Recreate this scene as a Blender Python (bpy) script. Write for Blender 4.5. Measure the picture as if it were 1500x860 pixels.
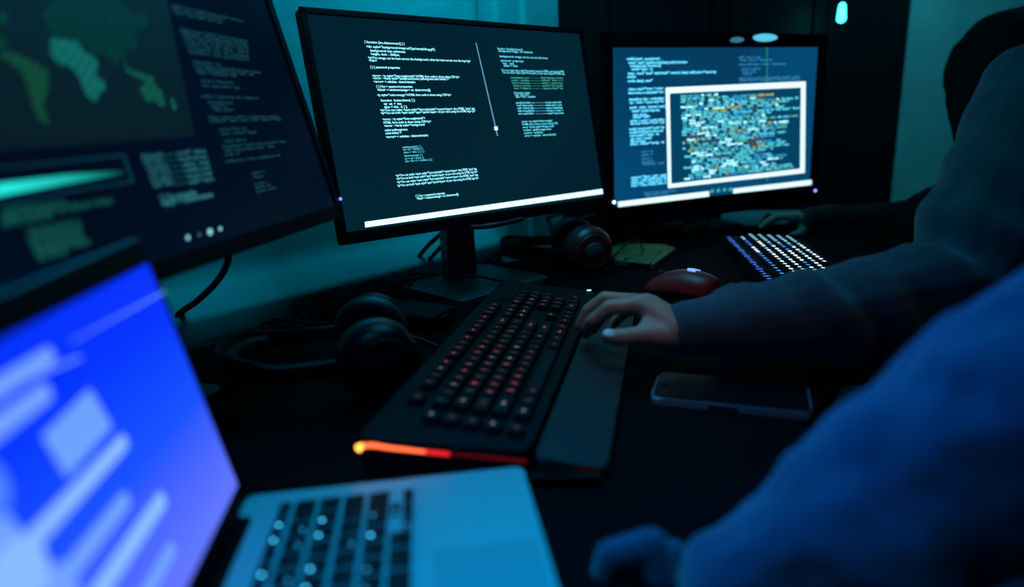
import bpy, bmesh, math, random
import numpy as np
from mathutils import Vector, Matrix, noise
random.seed(7)
for o in list(bpy.data.objects): bpy.data.objects.remove(o)
S = bpy.context.scene
COL = S.collection
DZ = 0.75                                   # desk top height
# ------------------------------------------------------------------ camera
F = 970.0; CXP, CYP = 750.0, 430.0
ROLL = math.radians(2.6)
PITCH = math.atan((430-172)*math.cos(ROLL)/F)
_r = Vector((1,0,0)); _f = Vector((0,math.cos(PITCH),-math.sin(PITCH))); _u = Vector((0,math.sin(PITCH),math.cos(PITCH)))
CR = _r*math.cos(ROLL)-_u*math.sin(ROLL); CU = _u*math.cos(ROLL)+_r*math.sin(ROLL)
CAM = Vector((0,0,DZ+0.300))
cd = bpy.data.cameras.new('camera'); cam = bpy.data.objects.new('camera', cd); COL.objects.link(cam)
cd.sensor_width = 36; cd.lens = F/1500*36; cd.clip_start = .01
M3 = Matrix((CR, CU, -_f)).transposed()
cam.matrix_world = Matrix.Translation(CAM) @ M3.to_4x4()
cd.dof.use_dof = True; cd.dof.focus_distance = 1.02; cd.dof.aperture_fstop = 1.7
S.camera = cam
S.view_settings.view_transform = 'Standard'; S.view_settings.look = 'None'
S.view_settings.gamma = 1; S.view_settings.use_curve_mapping = False
S.view_settings.exposure = 0.0
def ray(x, y):
    d = CR*((x-CXP)/F) - CU*((y-CYP)/F) + _f
    return d
def W(px, py, Y):                           # point seen at a photo position, Y metres in front
    d = ray(px, py); return CAM + d*(Y/d.y)
def G(px, py, z=0.0):                       # point seen at a photo position, z above the desk
    d = ray(px, py); return CAM + d*((DZ+z-CAM.z)/d.z)
# ------------------------------------------------------------------ world and lamps
w = bpy.data.worlds.new('world'); S.world = w; w.use_nodes = True
w.node_tree.nodes['Background'].inputs[0].default_value = (0.01,.22,.35,1)
w.node_tree.nodes['Background'].inputs[1].default_value = 0.03
def area(name, loc, target, size, energy, color, sy=None, spread=180):
    l = bpy.data.lights.new(name, 'AREA'); l.size = size; l.energy = energy; l.color = color
    if sy: l.shape = 'RECTANGLE'; l.size_y = sy
    l.spread = math.radians(spread)
    o = bpy.data.objects.new(name, l); COL.objects.link(o); o.location = loc
    o.rotation_euler = (Vector(target)-Vector(loc)).to_track_quat('-Z','Y').to_euler()
    return o
area('cyan_wall_lamp', (.02,1.12,DZ+.98), (-.14,1.27,DZ+.25), .5, 6.2, (.0,.52,.88))
area('laptop_fill_light', (-.30,.10,DZ+1.5), (-.10,.30,DZ), .3, 1.1, (.0,.36,.80), spread=34)  # unseen cyan spot added to brighten the laptop
area('teal_back_lamp', (1.7,2.1,DZ+1.5), (1.4,2.6,DZ+.1), .4, 4.2, (.02,.42,.6), spread=100)
area('sleeve_rim_fill', (-.35,.95,DZ+.95), (.30,.36,DZ+.1), .2, .9, (.0,.17,.9), spread=40)  # unseen blue light added for the rim on the near sleeve
area('hand_fill_light', (.1,.3,DZ+1.3), (.15,.78,DZ), .3, .085, (.66,.82,.84), spread=30)  # unseen weak light added for the typing hand
# ------------------------------------------------------------------ materials
def mat(name, col, rough=.5, metal=0, emit=None, es=0, spec=.5, bump=0, bscale=200, var=0, vscale=8, coat=0, sheen=0):
    m = bpy.data.materials.new(name); m.use_nodes = True; nt = m.node_tree; b = nt.nodes['Principled BSDF']
    b.inputs['Base Color'].default_value = (*col,1); b.inputs['Roughness'].default_value = rough
    b.inputs['Metallic'].default_value = metal; b.inputs['Specular IOR Level'].default_value = spec
    b.inputs['Coat Weight'].default_value = coat
    b.inputs['Sheen Weight'].default_value = sheen
    if emit: b.inputs['Emission Color'].default_value = (*emit,1); b.inputs['Emission Strength'].default_value = es
    tc = nt.nodes.new('ShaderNodeTexCoord')
    if var:
        n = nt.nodes.new('ShaderNodeTexNoise'); n.inputs['Scale'].default_value = vscale; n.inputs['Detail'].default_value = 6
        nt.links.new(tc.outputs['Object'], n.inputs['Vector'])
        r = nt.nodes.new('ShaderNodeValToRGB'); r.color_ramp.elements[0].position=.3; r.color_ramp.elements[1].position=.7
        r.color_ramp.elements[0].color = (*[c*(1-var) for c in col],1); r.color_ramp.elements[1].color = (*[min(1,c*(1+var)) for c in col],1)
        nt.links.new(n.outputs[0], r.inputs[0]); nt.links.new(r.outputs[0], b.inputs['Base Color'])
    if bump:
        n = nt.nodes.new('ShaderNodeTexNoise'); n.inputs['Scale'].default_value = bscale; n.inputs['Detail'].default_value = 4
        nt.links.new(tc.outputs['Object'], n.inputs['Vector'])
        bp = nt.nodes.new('ShaderNodeBump'); bp.inputs['Strength'].default_value = bump; bp.inputs['Distance'].default_value = .002
        nt.links.new(n.outputs[0], bp.inputs['Height']); nt.links.new(bp.outputs[0], b.inputs['Normal'])
    return m
def glow(name, col, s):
    return mat(name, (.0,.0,.0), .6, emit=col, es=s, spec=.2)
M = dict(
 desk=mat('desk_black',(.002,.0022,.0025),.75,bump=.15,bscale=350,var=.3,spec=.03),
 plaster=mat('plaster',(.62,.6,.55),.8,bump=.8,bscale=30,var=.14,vscale=5,spec=.2),
 dark_wall=mat('dark_paint',(.03,.035,.035),.8,var=.2),
 floor=mat('floor_dark',(.03,.03,.032),.6,var=.3),
 plastic=mat('black_plastic',(.003,.003,.004),.6,spec=.1,bump=.1,bscale=900),
 gloss=mat('gloss_black',(.002,.002,.003),.36,spec=.14),
 stand=mat('stand_metal',(.09,.095,.1),.42,metal=.35),
 key=mat('key_black',(.005,.006,.007),.6,spec=.12),
 kbody=mat('keyboard_body',(.004,.0045,.005),.65,spec=.08,bump=.1,bscale=800),
 palm=mat('palm_rest',(.02,.021,.021),.6,spec=.2,bump=.12,bscale=900),
 rubber=mat('rubber',(.008,.008,.009),.6,spec=.3),
 alu=mat('aluminium',(.28,.32,.35),.5,metal=.3,bump=.03,bscale=1500),
 lkey=mat('laptop_key',(.004,.004,.005),.5,spec=.12),
 red=mat('dark_red',(.6,.012,.014),.35,spec=.45),
 mousemat=mat('mouse_red',(.6,.012,.014),.4,spec=.4),
 leather=mat('leather',(.008,.008,.009),.5,bump=.3,bscale=250),
 olive=mat('olive_paper',(.28,.13,.03),.7,var=.35,vscale=40),
 skin=mat('skin',(.40,.18,.125),.5,bump=.25,bscale=160,var=.12,vscale=30,spec=.35),
 skin_near=mat('skin_near',(.42,.26,.24),.5,bump=.2,bscale=160,spec=.35),
 nail=mat('nail',(.62,.48,.42),.3,spec=.5),
 navy=mat('navy_fabric',(.020,.034,.044),.9,bump=.5,bscale=600,var=.2,vscale=25,sheen=.25),
 bluefab=mat('blue_fabric',(.031,.045,.097),.9,bump=.4,bscale=500,var=.15,vscale=20,sheen=.3),
 blackfab=mat('black_fabric',(.0015,.0015,.002),.95,bump=.4,bscale=500),
 hair=mat('hair',(.01,.008,.007),.6), denim=mat('trousers',(.03,.04,.055),.9,bump=.4,bscale=500),
 cabinet=mat('cabinet_black',(.006,.007,.008),.5,var=.3,vscale=3),
 paper=mat('pale_pad',(.45,.5,.5),.7), white=mat('white_plastic',(.6,.6,.6),.4),
)
# ------------------------------------------------------------------ helpers
LOC = {}
def root(name, loc, label, cat, group=None):
    o = bpy.data.objects.new(name, None); COL.objects.link(o); o.location = loc; o.empty_display_size=.02
    LOC[o] = Vector(loc); tag(o, label, cat, group); return o
def tag(o, label, cat, group=None, kind=None):
    if label: o['label'] = label
    if cat: o['category'] = cat
    if group: o['group'] = group
    if kind: o['kind'] = kind
    return o
def obj(name, bm, m, parent=None, loc=None, smooth=False, label=None):
    """bm holds world coordinates; the object's origin is its parent's origin or loc"""
    o_ = LOC.get(parent, Vector((0,0,0))) if parent else Vector(loc or (0,0,0))
    if isinstance(bm, bmesh.types.BMesh):
        me = bpy.data.meshes.new(name)
        bmesh.ops.translate(bm, verts=bm.verts, vec=-o_)
        if smooth:
            for f in bm.faces: f.smooth = True
        bm.to_mesh(me); bm.free()
    else:
        me = bm; me.transform(Matrix.Translation(-o_)); me.name = name
        if smooth:
            for p in me.polygons: p.use_smooth = True
    for mm in (m if isinstance(m,(list,tuple)) else [m]): me.materials.append(mm)
    o = bpy.data.objects.new(name, me); COL.objects.link(o)
    if parent: o.parent = parent; LOC[o] = o_
    else: o.location = o_; LOC[o] = o_
    if label: o['label'] = label
    return o
def frame(o, x, y, z):
    m = Matrix((x, y, z)).transposed().to_4x4(); m.translation = o; return m
def rz(loc, deg): return Matrix.Translation(loc) @ Matrix.Rotation(math.radians(deg),4,'Z')
def box(bm, mx, x0,x1,y0,y1,z0,z1, bev=0, seg=2, mi=0):
    t = bmesh.new(); bmesh.ops.create_cube(t, size=1)
    bmesh.ops.scale(t, vec=(x1-x0,y1-y0,z1-z0), verts=t.verts)
    bmesh.ops.translate(t, vec=((x0+x1)/2,(y0+y1)/2,(z0+z1)/2), verts=t.verts)
    if bev: bmesh.ops.bevel(t, geom=t.edges[:], offset=bev, segments=seg, affect='EDGES', profile=.5)
    bmesh.ops.transform(t, matrix=mx, verts=t.verts)
    return merge(bm, t, mi)
def merge(bm, t, mi=0):
    vm = {v: bm.verts.new(v.co) for v in t.verts}
    for f in t.faces:
        try: nf = bm.faces.new([vm[v] for v in f.verts]); nf.material_index = mi; nf.smooth = f.smooth
        except ValueError: pass
    t.free(); return bm
def prism(bm, mx, pts, z0, z1, bev=0, mi=0, rnd=0, rseg=4):
    """pts: outline in local xy (CCW); z0/z1 numbers or functions of (x,y)"""
    if rnd:
        out=[]; n=len(pts)
        for i in range(n):
            p=Vector(pts[i]).to_2d(); a=Vector(pts[i-1]).to_2d(); b=Vector(pts[(i+1)%n]).to_2d()
            r=min(rnd,(a-p).length*.45,(b-p).length*.45); q0=p+(a-p).normalized()*r; q1=p+(b-p).normalized()*r
            for k in range(rseg+1):
                u=k/rseg; out.append(tuple(q0*(1-u)**2+p*2*u*(1-u)+q1*u*u))
        pts=out
    t = bmesh.new(); f0 = z0 if callable(z0) else (lambda x,y: z0); f1 = z1 if callable(z1) else (lambda x,y: z1)
    lo=[t.verts.new((p[0],p[1],f0(*p))) for p in pts]; hi=[t.verts.new((p[0],p[1],f1(*p))) for p in pts]
    t.faces.new(lo[::-1]); top=t.faces.new(hi)
    n=len(pts)
    for i in range(n): t.faces.new((lo[i],lo[(i+1)%n],hi[(i+1)%n],hi[i]))
    if bev: bmesh.ops.bevel(t, geom=list(top.edges), offset=bev, segments=2, affect='EDGES', profile=.5)
    bmesh.ops.recalc_face_normals(t, faces=t.faces)
    bmesh.ops.transform(t, matrix=mx, verts=t.verts)
    return merge(bm, t, mi)
def catmull(P, n=8):
    P=[Vector(p) for p in P]; out=[]
    for i in range(len(P)-1):
        p0=P[max(i-1,0)];p1=P[i];p2=P[i+1];p3=P[min(i+2,len(P)-1)]
        for k in range(n):
            u=k/n; out.append(.5*((2*p1)+(-p0+p2)*u+(2*p0-5*p1+4*p2-p3)*u*u+(-p0+3*p1-3*p2+p3)*u**3))
    out.append(P[-1]); return out
def tube(bm, P, r, seg=10, n=8, smooth=True, mi=0, closed=False):
    pts = catmull(P, n) if n>1 else [Vector(p) for p in P]
    rr = r if callable(r) else (lambda u: r)
    rings=[]; up=None
    for i,p in enumerate(pts):
        d=(pts[min(i+1,len(pts)-1)]-pts[max(i-1,0)]).normalized()
        if up is None: up = d.orthogonal().normalized()
        up=(up-d*up.dot(d)).normalized(); s=d.cross(up)
        R=rr(i/(len(pts)-1))
        rings.append([bm.verts.new(p+(up*math.cos(a)+s*math.sin(a))*R) for a in [2*math.pi*k/seg for k in range(seg)]])
    for a,b in zip(rings,rings[1:]):
        for k in range(seg):
            f=bm.faces.new((a[k],a[(k+1)%seg],b[(k+1)%seg],b[k])); f.smooth=True; f.material_index=mi
    bm.faces.new(rings[0][::-1]); bm.faces.new(rings[-1]); return bm
def lathe(bm, mx, prof, seg=32, mi=0):
    t=bmesh.new(); rings=[]
    for r,z in prof:
        if r<1e-6: rings.append([t.verts.new((0,0,z))])
        else: rings.append([t.verts.new((r*math.cos(2*math.pi*k/seg), r*math.sin(2*math.pi*k/seg), z)) for k in range(seg)])
    for a,b in zip(rings,rings[1:]):
        for k in range(seg):
            k2=(k+1)%seg
            va=[a[k%len(a)],a[k2%len(a)],b[k2%len(b)],b[k%len(b)]]
            u=[]; [u.append(v) for v in va if v not in u]
            if len(u)>2: f=t.faces.new(u); f.smooth=True
    bmesh.ops.recalc_face_normals(t, faces=t.faces)
    bmesh.ops.transform(t, matrix=mx, verts=t.verts); return merge(bm,t,mi)
def ring(bm, mx, R, r, seg=36, s2=10, sx=1, sy=1, mi=0):
    t=bmesh.new(); V=[]
    for i in range(seg):
        a=2*math.pi*i/seg
        V.append([t.verts.new(((R+r*math.cos(b))*math.cos(a)*sx,(R+r*math.cos(b))*math.sin(a)*sy,r*math.sin(b))) for b in [2*math.pi*j/s2 for j in range(s2)]])
    for i in range(seg):
        for j in range(s2):
            f=t.faces.new((V[i][j],V[(i+1)%seg][j],V[(i+1)%seg][(j+1)%s2],V[i][(j+1)%s2])); f.smooth=True
    bmesh.ops.recalc_face_normals(t, faces=t.faces)
    bmesh.ops.transform(t, matrix=mx, verts=t.verts); return merge(bm,t,mi)
_dg=None
def text_bm(s, off=.0):
    """unit-height text laid out in xy as a bmesh with its width"""
    cu=bpy.data.curves.new('t','FONT'); cu.body=s; cu.size=1; cu.resolution_u=2; cu.offset=off
    o=bpy.data.objects.new('t',cu); COL.objects.link(o)
    dg=bpy.context.evaluated_depsgraph_get(); me=bpy.data.meshes.new_from_object(o.evaluated_get(dg))
    b=bmesh.new(); b.from_mesh(me); bpy.data.meshes.remove(me); bpy.data.objects.remove(o); bpy.data.curves.remove(cu)
    xs=[v.co.x for v in b.verts] or [0,1]
    bmesh.ops.translate(b, vec=(-min(xs),0,0), verts=b.verts)
    return b, max(1e-3,max(xs)-min(xs))
def hullbm(bm, parts, seg=14):
    """convex hull over spheres [(centre, radius or (rx,ry,rz))]"""
    t=bmesh.new()
    for c,r in parts:
        rr=(r,r,r) if isinstance(r,(int,float)) else r
        q=bmesh.ops.create_uvsphere(t, u_segments=seg, v_segments=max(6,seg//2+1), radius=1)
        for v in q['verts']: v.co=Vector((v.co.x*rr[0],v.co.y*rr[1],v.co.z*rr[2]))+Vector(c)
    h=bmesh.ops.convex_hull(t, input=t.verts)
    bad=list({g for g in list(h['geom_interior'])+list(h['geom_unused']) if isinstance(g,bmesh.types.BMVert)})
    bmesh.ops.delete(t, geom=bad, context='VERTS')
    return merge(bm,t)
def chain(bm, pts, rs, seg=12):
    for i in range(len(pts)-1): hullbm(bm, [(pts[i],rs[i]),(pts[i+1],rs[i+1])], seg)
def remesh(bm, voxel, smooth=3, disp=None, parent=None, name='body', m=None, label=None, loc=None):
    me=bpy.data.meshes.new('r'); bm.to_mesh(me); bm.free()
    o=bpy.data.objects.new('r',me); COL.objects.link(o)
    md=o.modifiers.new('r','REMESH'); md.mode='VOXEL'; md.voxel_size=voxel; md.use_smooth_shade=True
    if smooth: sm=o.modifiers.new('s','SMOOTH'); sm.factor=.5; sm.iterations=smooth
    dg=bpy.context.evaluated_depsgraph_get(); r=bpy.data.meshes.new_from_object(o.evaluated_get(dg))
    bpy.data.objects.remove(o); bpy.data.meshes.remove(me)
    if disp:
        no=[v.normal.copy() for v in r.vertices]
        for v,nn in zip(r.vertices,no): v.co += nn*disp(v.co)
    return obj(name, r, m, parent, loc, smooth=True, label=label)

# ================================================================== SETTING
def struct(name, bm, m, **k): o=obj(name,bm,m,**k); o['kind']='structure'; return o
I4=Matrix.Identity(4)
b=bmesh.new(); box(b,I4,-3.4,2.8,-1.9,2.95,-.1,0); struct('floor',b,M['floor'])
b=bmesh.new(); box(b,I4,-3.4,2.8,-1.9,2.95,2.7,2.8); struct('ceiling',b,M['dark_wall'])
# left wall: a plaster wall with a sloping lip at desk height and a pilaster at its far end
WD=Vector((.655,.755,0)).normalized(); WN=Vector((.755,-.655,0)).normalized()       # along, into room
W0=Vector((-.465,.897,0))
def wl(s,t,z): return W0+WD*s+WN*t+Vector((0,0,z))
def profile_wall(bm, s0, s1, prof, steps=60):
    V=[]
    for i in range(steps+1):
        s=s0+(s1-s0)*i/steps; row=[]
        for t,z in prof:
            n=noise.noise(Vector((s*3,z*3,t*9)))*.004+noise.noise(Vector((s*14,z*14,3)))*.0016
            row.append(bm.verts.new(wl(s,t+(n if t>-.05 else 0),z)))
        V.append(row)
    m=len(prof)
    for i in range(steps):
        for j in range(m):
            f=bm.faces.new((V[i][j],V[i+1][j],V[i+1][(j+1)%m],V[i][(j+1)%m])); f.smooth=True
    bm.faces.new(V[0][::-1]); bm.faces.new(V[-1])
    bmesh.ops.recalc_face_normals(bm, faces=bm.faces)
zz=[DZ+.105+ (1.82)*k/30 for k in range(31)]
prof=[(.0,.02),(.0,DZ-.2),(-.014,DZ+.003),(.002,DZ+.036),(-.003,DZ+.046),(-.030,DZ+.078),(-.037,DZ+.088)]+[(-.038-.002*math.sin(z*9),z) for z in zz]+[(-.038,2.69),(-.2,2.69),(-.2,.02)]
b=bmesh.new(); profile_wall(b,-3.0,.685,prof,140); struct('wall_left',b,M['plaster'])
b=bmesh.new(); box(b,frame(wl(.685,0,0),WD,-WN,Vector((0,0,1))),0,.2,-.012,.2,.02,2.69,bev=.012,seg=4)
box(b,frame(wl(.685,0,0),WD,-WN,Vector((0,0,1))),.075,.2,-.022,.0,.02,2.69,bev=.008,seg=3); struct('wall_pilaster',b,M['plaster'])
b=bmesh.new(); box(b,I4,-1.0,2.8,2.85,2.95,0,2.7); struct('wall_back',b,M['plaster'])
b=bmesh.new(); box(b,I4,2.7,2.8,-1.9,2.85,0,2.7); struct('wall_right',b,M['dark_wall'])
b=bmesh.new(); box(b,I4,-3.4,2.7,-1.9,-1.8,0,2.7); struct('wall_front',b,M['dark_wall'])

# ================================================================== DESK
def wp(s,t): p=wl(s,t,0); return (p.x,p.y)
desk=root('desk',(0.2,.8,0),'long black desk top running along the teal plaster wall under everything','desk')
b=bmesh.new(); prism(b,I4,[wp(-1.25,.002),wp(-.9,.9),(.115,-.15),(.142,.384),(.219,.502),(.396,.74),wp(1.75,.80),wp(1.75,.002),wp(.90,.002),wp(.90,.03),wp(.675,.03),wp(.675,.002)],DZ-.028,DZ,bev=.003)
obj('desk_top',b,M['desk'],desk)
for s,t in [(-.8,.12),(-.62,.78),(1.6,.12),(1.6,.70),(.2,.12),(.25,.66)]:
    b=bmesh.new(); x,y=wp(s,t); box(b,rz((x,y,0),49),-.025,.025,-.025,.025,0,DZ-.028,bev=.003); obj('leg',b,M['plastic'],desk)

# ================================================================== BACKDROP CABINETS
def cabinet(x0,x1,y,depth,h,label):
    c=root('tall_cabinet',((x0+x1)/2,y+depth/2,0),label,'cabinet','black cabinets behind the right monitor')
    b=bmesh.new(); box(b,I4,x0,x1,y,y+depth,.0,h,bev=.004); obj('cabinet_body',b,M['cabinet'],c)
    xm=(x0+x1)/2
    for k,(a,e) in enumerate([(x0+.006,xm-.003),(xm+.003,x1-.006)]):
        b=bmesh.new(); box(b,I4,a,e,y-.02,y-.001,.06,h-.02,bev=.003)
        box(b,I4,a+.05,e-.05,y-.026,y-.019,.12,h-.08,bev=.003); d=obj('door',b,M['cabinet'],c)
        hx=xm-.03 if k==0 else xm+.03
        b=bmesh.new(); tube(b,[(hx,y-.026,1.0),(hx,y-.045,1.01),(hx,y-.045,1.11),(hx,y-.026,1.12)],.005,n=3); obj('handle',b,M['stand'],d)
cabinet(.02,.70,2.36,.42,2.15,'tall black two-door cabinet left of centre behind the right monitor')
cabinet(.71,1.365,2.36,.42,2.3,'tall black two-door cabinet beside the pale back wall')
p=W(1233,20,2.2); pl=root('pendant_lamp',p,'small glowing cyan pendant light hanging before the black cabinet','lamp')
b=bmesh.new(); hullbm(b,[(p+Vector((0,0,.018)),(.010,.010,.014)),(p-Vector((0,0,.014)),(.013,.013,.012))]); obj('bulb',b,glow('bulb_cyan',(.05,.85,1),5),pl,smooth=True)
b=bmesh.new(); lathe(b,Matrix.Translation(p+Vector((0,0,.034))),[(0,.03),(.012,.028),(.018,.0),(.015,-.004),(0,-.002)],24); obj('lamp_shade',b,M['plastic'],pl)
b=bmesh.new(); tube(b,[p+Vector((0,0,.06)),Vector((p.x,p.y,1.9)),Vector((p.x,p.y,2.7))],.003,n=2); obj('cord',b,M['rubber'],pl)

# ================================================================== MONITORS
def plane_uv(TL,a,d,n,px,py):
    r=ray(px,py); t=(TL-CAM).dot(n)/r.dot(n); q=CAM+r*t-TL; return q.dot(a),q.dot(d)
class Mon: pass
def mk_screen(TL,a,d,w,h,n):
    s=Mon(); s.TL,s.a,s.d,s.w,s.h,s.n=TL,a,d,w,h,n; s.mx=frame(TL,a,-d,n); return s
def uv(s,px,py): return plane_uv(s.TL,s.a,s.d,s.n,px,py)
def line_text(bm,s,x0,y0,x1,y1,txt,hgt,lift=.0012,off=.02,mi=0):
    """text from photo point 0 to photo point 1, hgt metres high, lying on the screen"""
    u0,v0=uv(s,x0,y0); u1,v1=uv(s,x1,y1)
    t,wd=text_bm(txt,off); L=math.hypot(u1-u0,v1-v0)
    vv=v0
    mx=s.mx@Matrix.Translation((u0,-vv-hgt*.35,lift))@Matrix.Diagonal((L/wd,hgt,1,1))
    bmesh.ops.transform(t,matrix=mx,verts=t.verts); merge(bm,t,mi)
def code(s,Z,lines,H,m,parent,off=.02,gap=20,lift=.0012):
    grp=[]; last=None
    for q in lines:
        if last is None or abs(q[1]-last)>gap: grp.append([])
        grp[-1].append(q); last=q[1]
    for g in grp:
        b=bmesh.new()
        for q in g: line_text(b,s,*Z(q[0],q[1]),*Z(q[2],q[3]),q[4] if len(q)>4 else words(max(4,int((q[2]-q[0])/5))),H,off=off,lift=lift)
        obj('code_text',b,m,parent)
def poly(bm,s,pts,lift=.001,mi=0,uvs=False):
    vs=[]
    for p in pts:
        u,v = p if uvs else uv(s,*p); vs.append(bm.verts.new(s.mx@Vector((u,-v,lift))))
    f=bm.faces.new(vs); f.material_index=mi; f.normal_update()
    if f.normal.dot(s.n)<0: f.normal_flip()
WORDS='function var this return data node style color span class width text value list push index array open close host port bytes read write node load init void self item true false null key map loop exit code send user hash root path file byte line'.split()
def words(n):
    s=''
    while len(s)<n: s+=random.choice(WORDS)+random.choice([' ',' = ','(',') ','; ','="','" ','.',' : '])
    return s[:n]

def monitor(label, TL, a, tilt_n, w, h, bez, chin, depth, screenmat, base_c, base_w, base_d, neck_w, base_yaw, extra=None):
    """TL = outer top left corner"""
    n=tilt_n; d=n.cross(a).normalized()*-1
    if d.z>0: d=-d
    s=mk_screen(TL+a*bez+d*bez+n*.0005, a, d, w-2*bez, h-bez-chin, n)
    R=root('monitor',(base_c[0],base_c[1],DZ),label,'monitor')
    mx=frame(TL,a,-d,n)
    # casing with bezel rim: outer shell behind, four rim bars in front
    b=bmesh.new()
    prism(b,mx,[(0,-h),(w,-h),(w,0),(0,0)],-depth,-.002,rnd=.006)
    hullm=mx
    prism(b,mx,[(.08*w,-h*.8),(w*.92,-h*.8),(w*.92,-h*.2),(.08*w,-h*.2)],-depth-.02,-depth+.001,rnd=.03)
    obj('casing',b,M['plastic'],R)
    b=bmesh.new(); rim=.0035
    outer=[(0,-h),(w,-h),(w,0),(0,0)]
    box(b,mx,0,w,-bez,0,-.003,rim,bev=.0012); box(b,mx,0,w,-h,-h+chin,-.003,rim,bev=.0012)
    box(b,mx,0,bez,-h,0,-.003,rim,bev=.0012); box(b,mx,w-bez,w,-h,0,-.003,rim,bev=.0012)
    obj('bezel',b,M['plastic'],R)
    b=bmesh.new(); box(b,s.mx,-.001,s.w+.001,-s.h-.001,.001,-.002,0); sc=obj('screen',b,screenmat,R)
    # neck and foot
    cb=TL+a*(w/2)+d*(h*.62)-n*(depth+.045)
    bc=Vector((base_c[0],base_c[1],DZ))
    b=bmesh.new(); mxn=rz(bc,base_yaw)
    box(b,mxn,-neck_w/2,neck_w/2,-.012,.012,.008,cb.z-DZ,bev=.003)
    obj('stand_neck',b,M['stand'],R)
    b=bmesh.new(); hullbm(b,[(cb+n*.014,.026),(Vector((bc.x,bc.y,cb.z-.01)),.018)],12); obj('mount',b,M['plastic'],R)
    b=bmesh.new(); prism(b,mxn,[(-base_w/2,-base_d*.68),(base_w/2,-base_d*.68),(base_w/2,base_d*.32),(-base_w/2,base_d*.32)],0.0,.008,bev=.002,rnd=.02)
    obj('stand_base',b,M['stand'],R)
    return R,s,sc,mx
def screen_mat(name, c1, c2, scale=1.5, s=1.0, rough=.25):
    m=mat(name,(.0005,.0005,.0006),rough,spec=.06); nt=m.node_tree; b=nt.nodes['Principled BSDF']
    tc=nt.nodes.new('ShaderNodeTexCoord'); n=nt.nodes.new('ShaderNodeTexNoise'); n.inputs['Scale'].default_value=scale; n.inputs['Detail'].default_value=1
    r=nt.nodes.new('ShaderNodeValToRGB'); r.color_ramp.elements[0].color=(*c1,1); r.color_ramp.elements[1].color=(*c2,1)
    r.color_ramp.elements[0].position=.35; r.color_ramp.elements[1].position=.65
    nt.links.new(tc.outputs['Object'],n.inputs['Vector']); nt.links.new(n.outputs[0],r.inputs[0]); nt.links.new(r.outputs[0],b.inputs['Emission Color'])
    b.inputs['Emission Strength'].default_value=s; return m
G_txt=glow('code_white',(.26,.82,.95),1.9); G_dim=glow('code_dim',(.08,.55,.62),.6); G_grn=glow('code_green',(.12,.75,.6),.55)
G_bar=glow('bar_white',(.72,.97,1.0),1.25); G_line=glow('line_blue',(.12,.45,.7),.7)

# ---- middle monitor
KM=1.037
a=Vector((.7858,.6184,-.0119)).normalized(); n=Vector((.60748,-.76807,.20255)); n=(n-a*n.dot(a)).normalized()
TL=CAM+Vector((-.27323,.97602,.15831))*KM
R1,s1,sc1,mx1=monitor('large monitor in the middle showing white code, a slider line and a long white bar',TL,a,n,.54*KM,.3283*KM,.0095,.018,.016,
    screen_mat('screen_mid',(.0006,.014,.026),(.0008,.021,.036)), (-.098,1.235),.22,.20,.068,44)
def Z1(x,y): return (430+x/2.39, y/2.39)
L1=[(247,147,387,154,"{ function [ios.dataconnect] } }"),(253,163,494,174,"<div style=\"background-image:url('/go/sample/bug.gif');"),(268,177,390,181,"background: bus: substrate;"),(270,189,369,191,"height, text : -260px;"),
(259,202,617,211,"<g>You image can be back across the background, what the bots across one the top</g>"),(262,212,291,213,"</div>"),(267,235,371,237,"{ } { password properties"),
(274,265,579,266,"<error : <p style=\"font-weight:bold;\">HTML font code is done using CSS</p>"),(276,274,541,274,"<error : <body style=\"background-color:yellowgreen;color:white;\">"),(279,286,425,286,"<error> = subdata : datanodestyle;"),
(288,303,415,303,"{ } { foo = password properties;"),(292,315,478,315,"<html> = windowmessage = ex. dataconnect[];"),(292,333,551,333,"<p style=\"color:orange;\">HTML font code is done using CSS</p>"),
(304,352,424,352,"function  button(item) { };"),(314,364,377,364,"var  set  =  the;"),(316,375,397,374,"date = this . b { };"),
(302,386,634,382,"<p>You can make <span style=\"font-style:italic\">some</span> the HTML 'span' tag."),(304,396,635,392,"<p>You can bold <span style=\"span\">parts</span> of your text using the HTML tag.</p>"),
(310,418,460,416,"<error : <p style=\"font-weight:bold\">"),(314,430,481,428,"HTML font code is done using CSS</p>"),(316,441,459,439,"<error : <body style=\"background:"),(318,456,398,455,"color:yellowgreen;"),(320,467,377,467,"color:white;\">"),(322,480,470,476,"<error> = subdata : datanodestyle;")]
G_cy=glow('code_cyan',(.12,.72,.9),1.4)
code(s1,Z1,L1,.0052,G_txt,sc1,off=.012,gap=28)
code(s1,Z1,[(356,615,641,594,"<p>You can make <span style=\"font-style:italic\">some</span> the HTML 'span' tag."),(359,626,643,605,"<p>You can bold <span style=\"span\">parts</span> of your text using the HTML tag.</p>"),(361,638,645,615,"<p>You can make <span style=\"font-style:italic\">some</span> the HTML 'span' tag."),(362,650,647,626,"<p>You can bold <span style=\"span\">parts</span> of your text using the HTML tag.</p>"),(426,687,529,677,"{ } { foo = password properties;"),(431,696,576,680,"<html> = windowmessage = ex. dataconnect[];")],.0052,G_txt,sc1,off=.012,gap=28)
code(s1,Z1,[(380,516,445,513,"subdatastyle(); { }"),(382,524,452,521,"var set = (data); { }"),(384,534,456,530,"date = this { } { }"),(386,546,450,543,"datamessage { }"),(388,556,455,552,"var = call = (item); { }"),(390,565,484,559,"date + this + is + readable; { } { }")],.0045,G_cy,sc1,off=.0)
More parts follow.
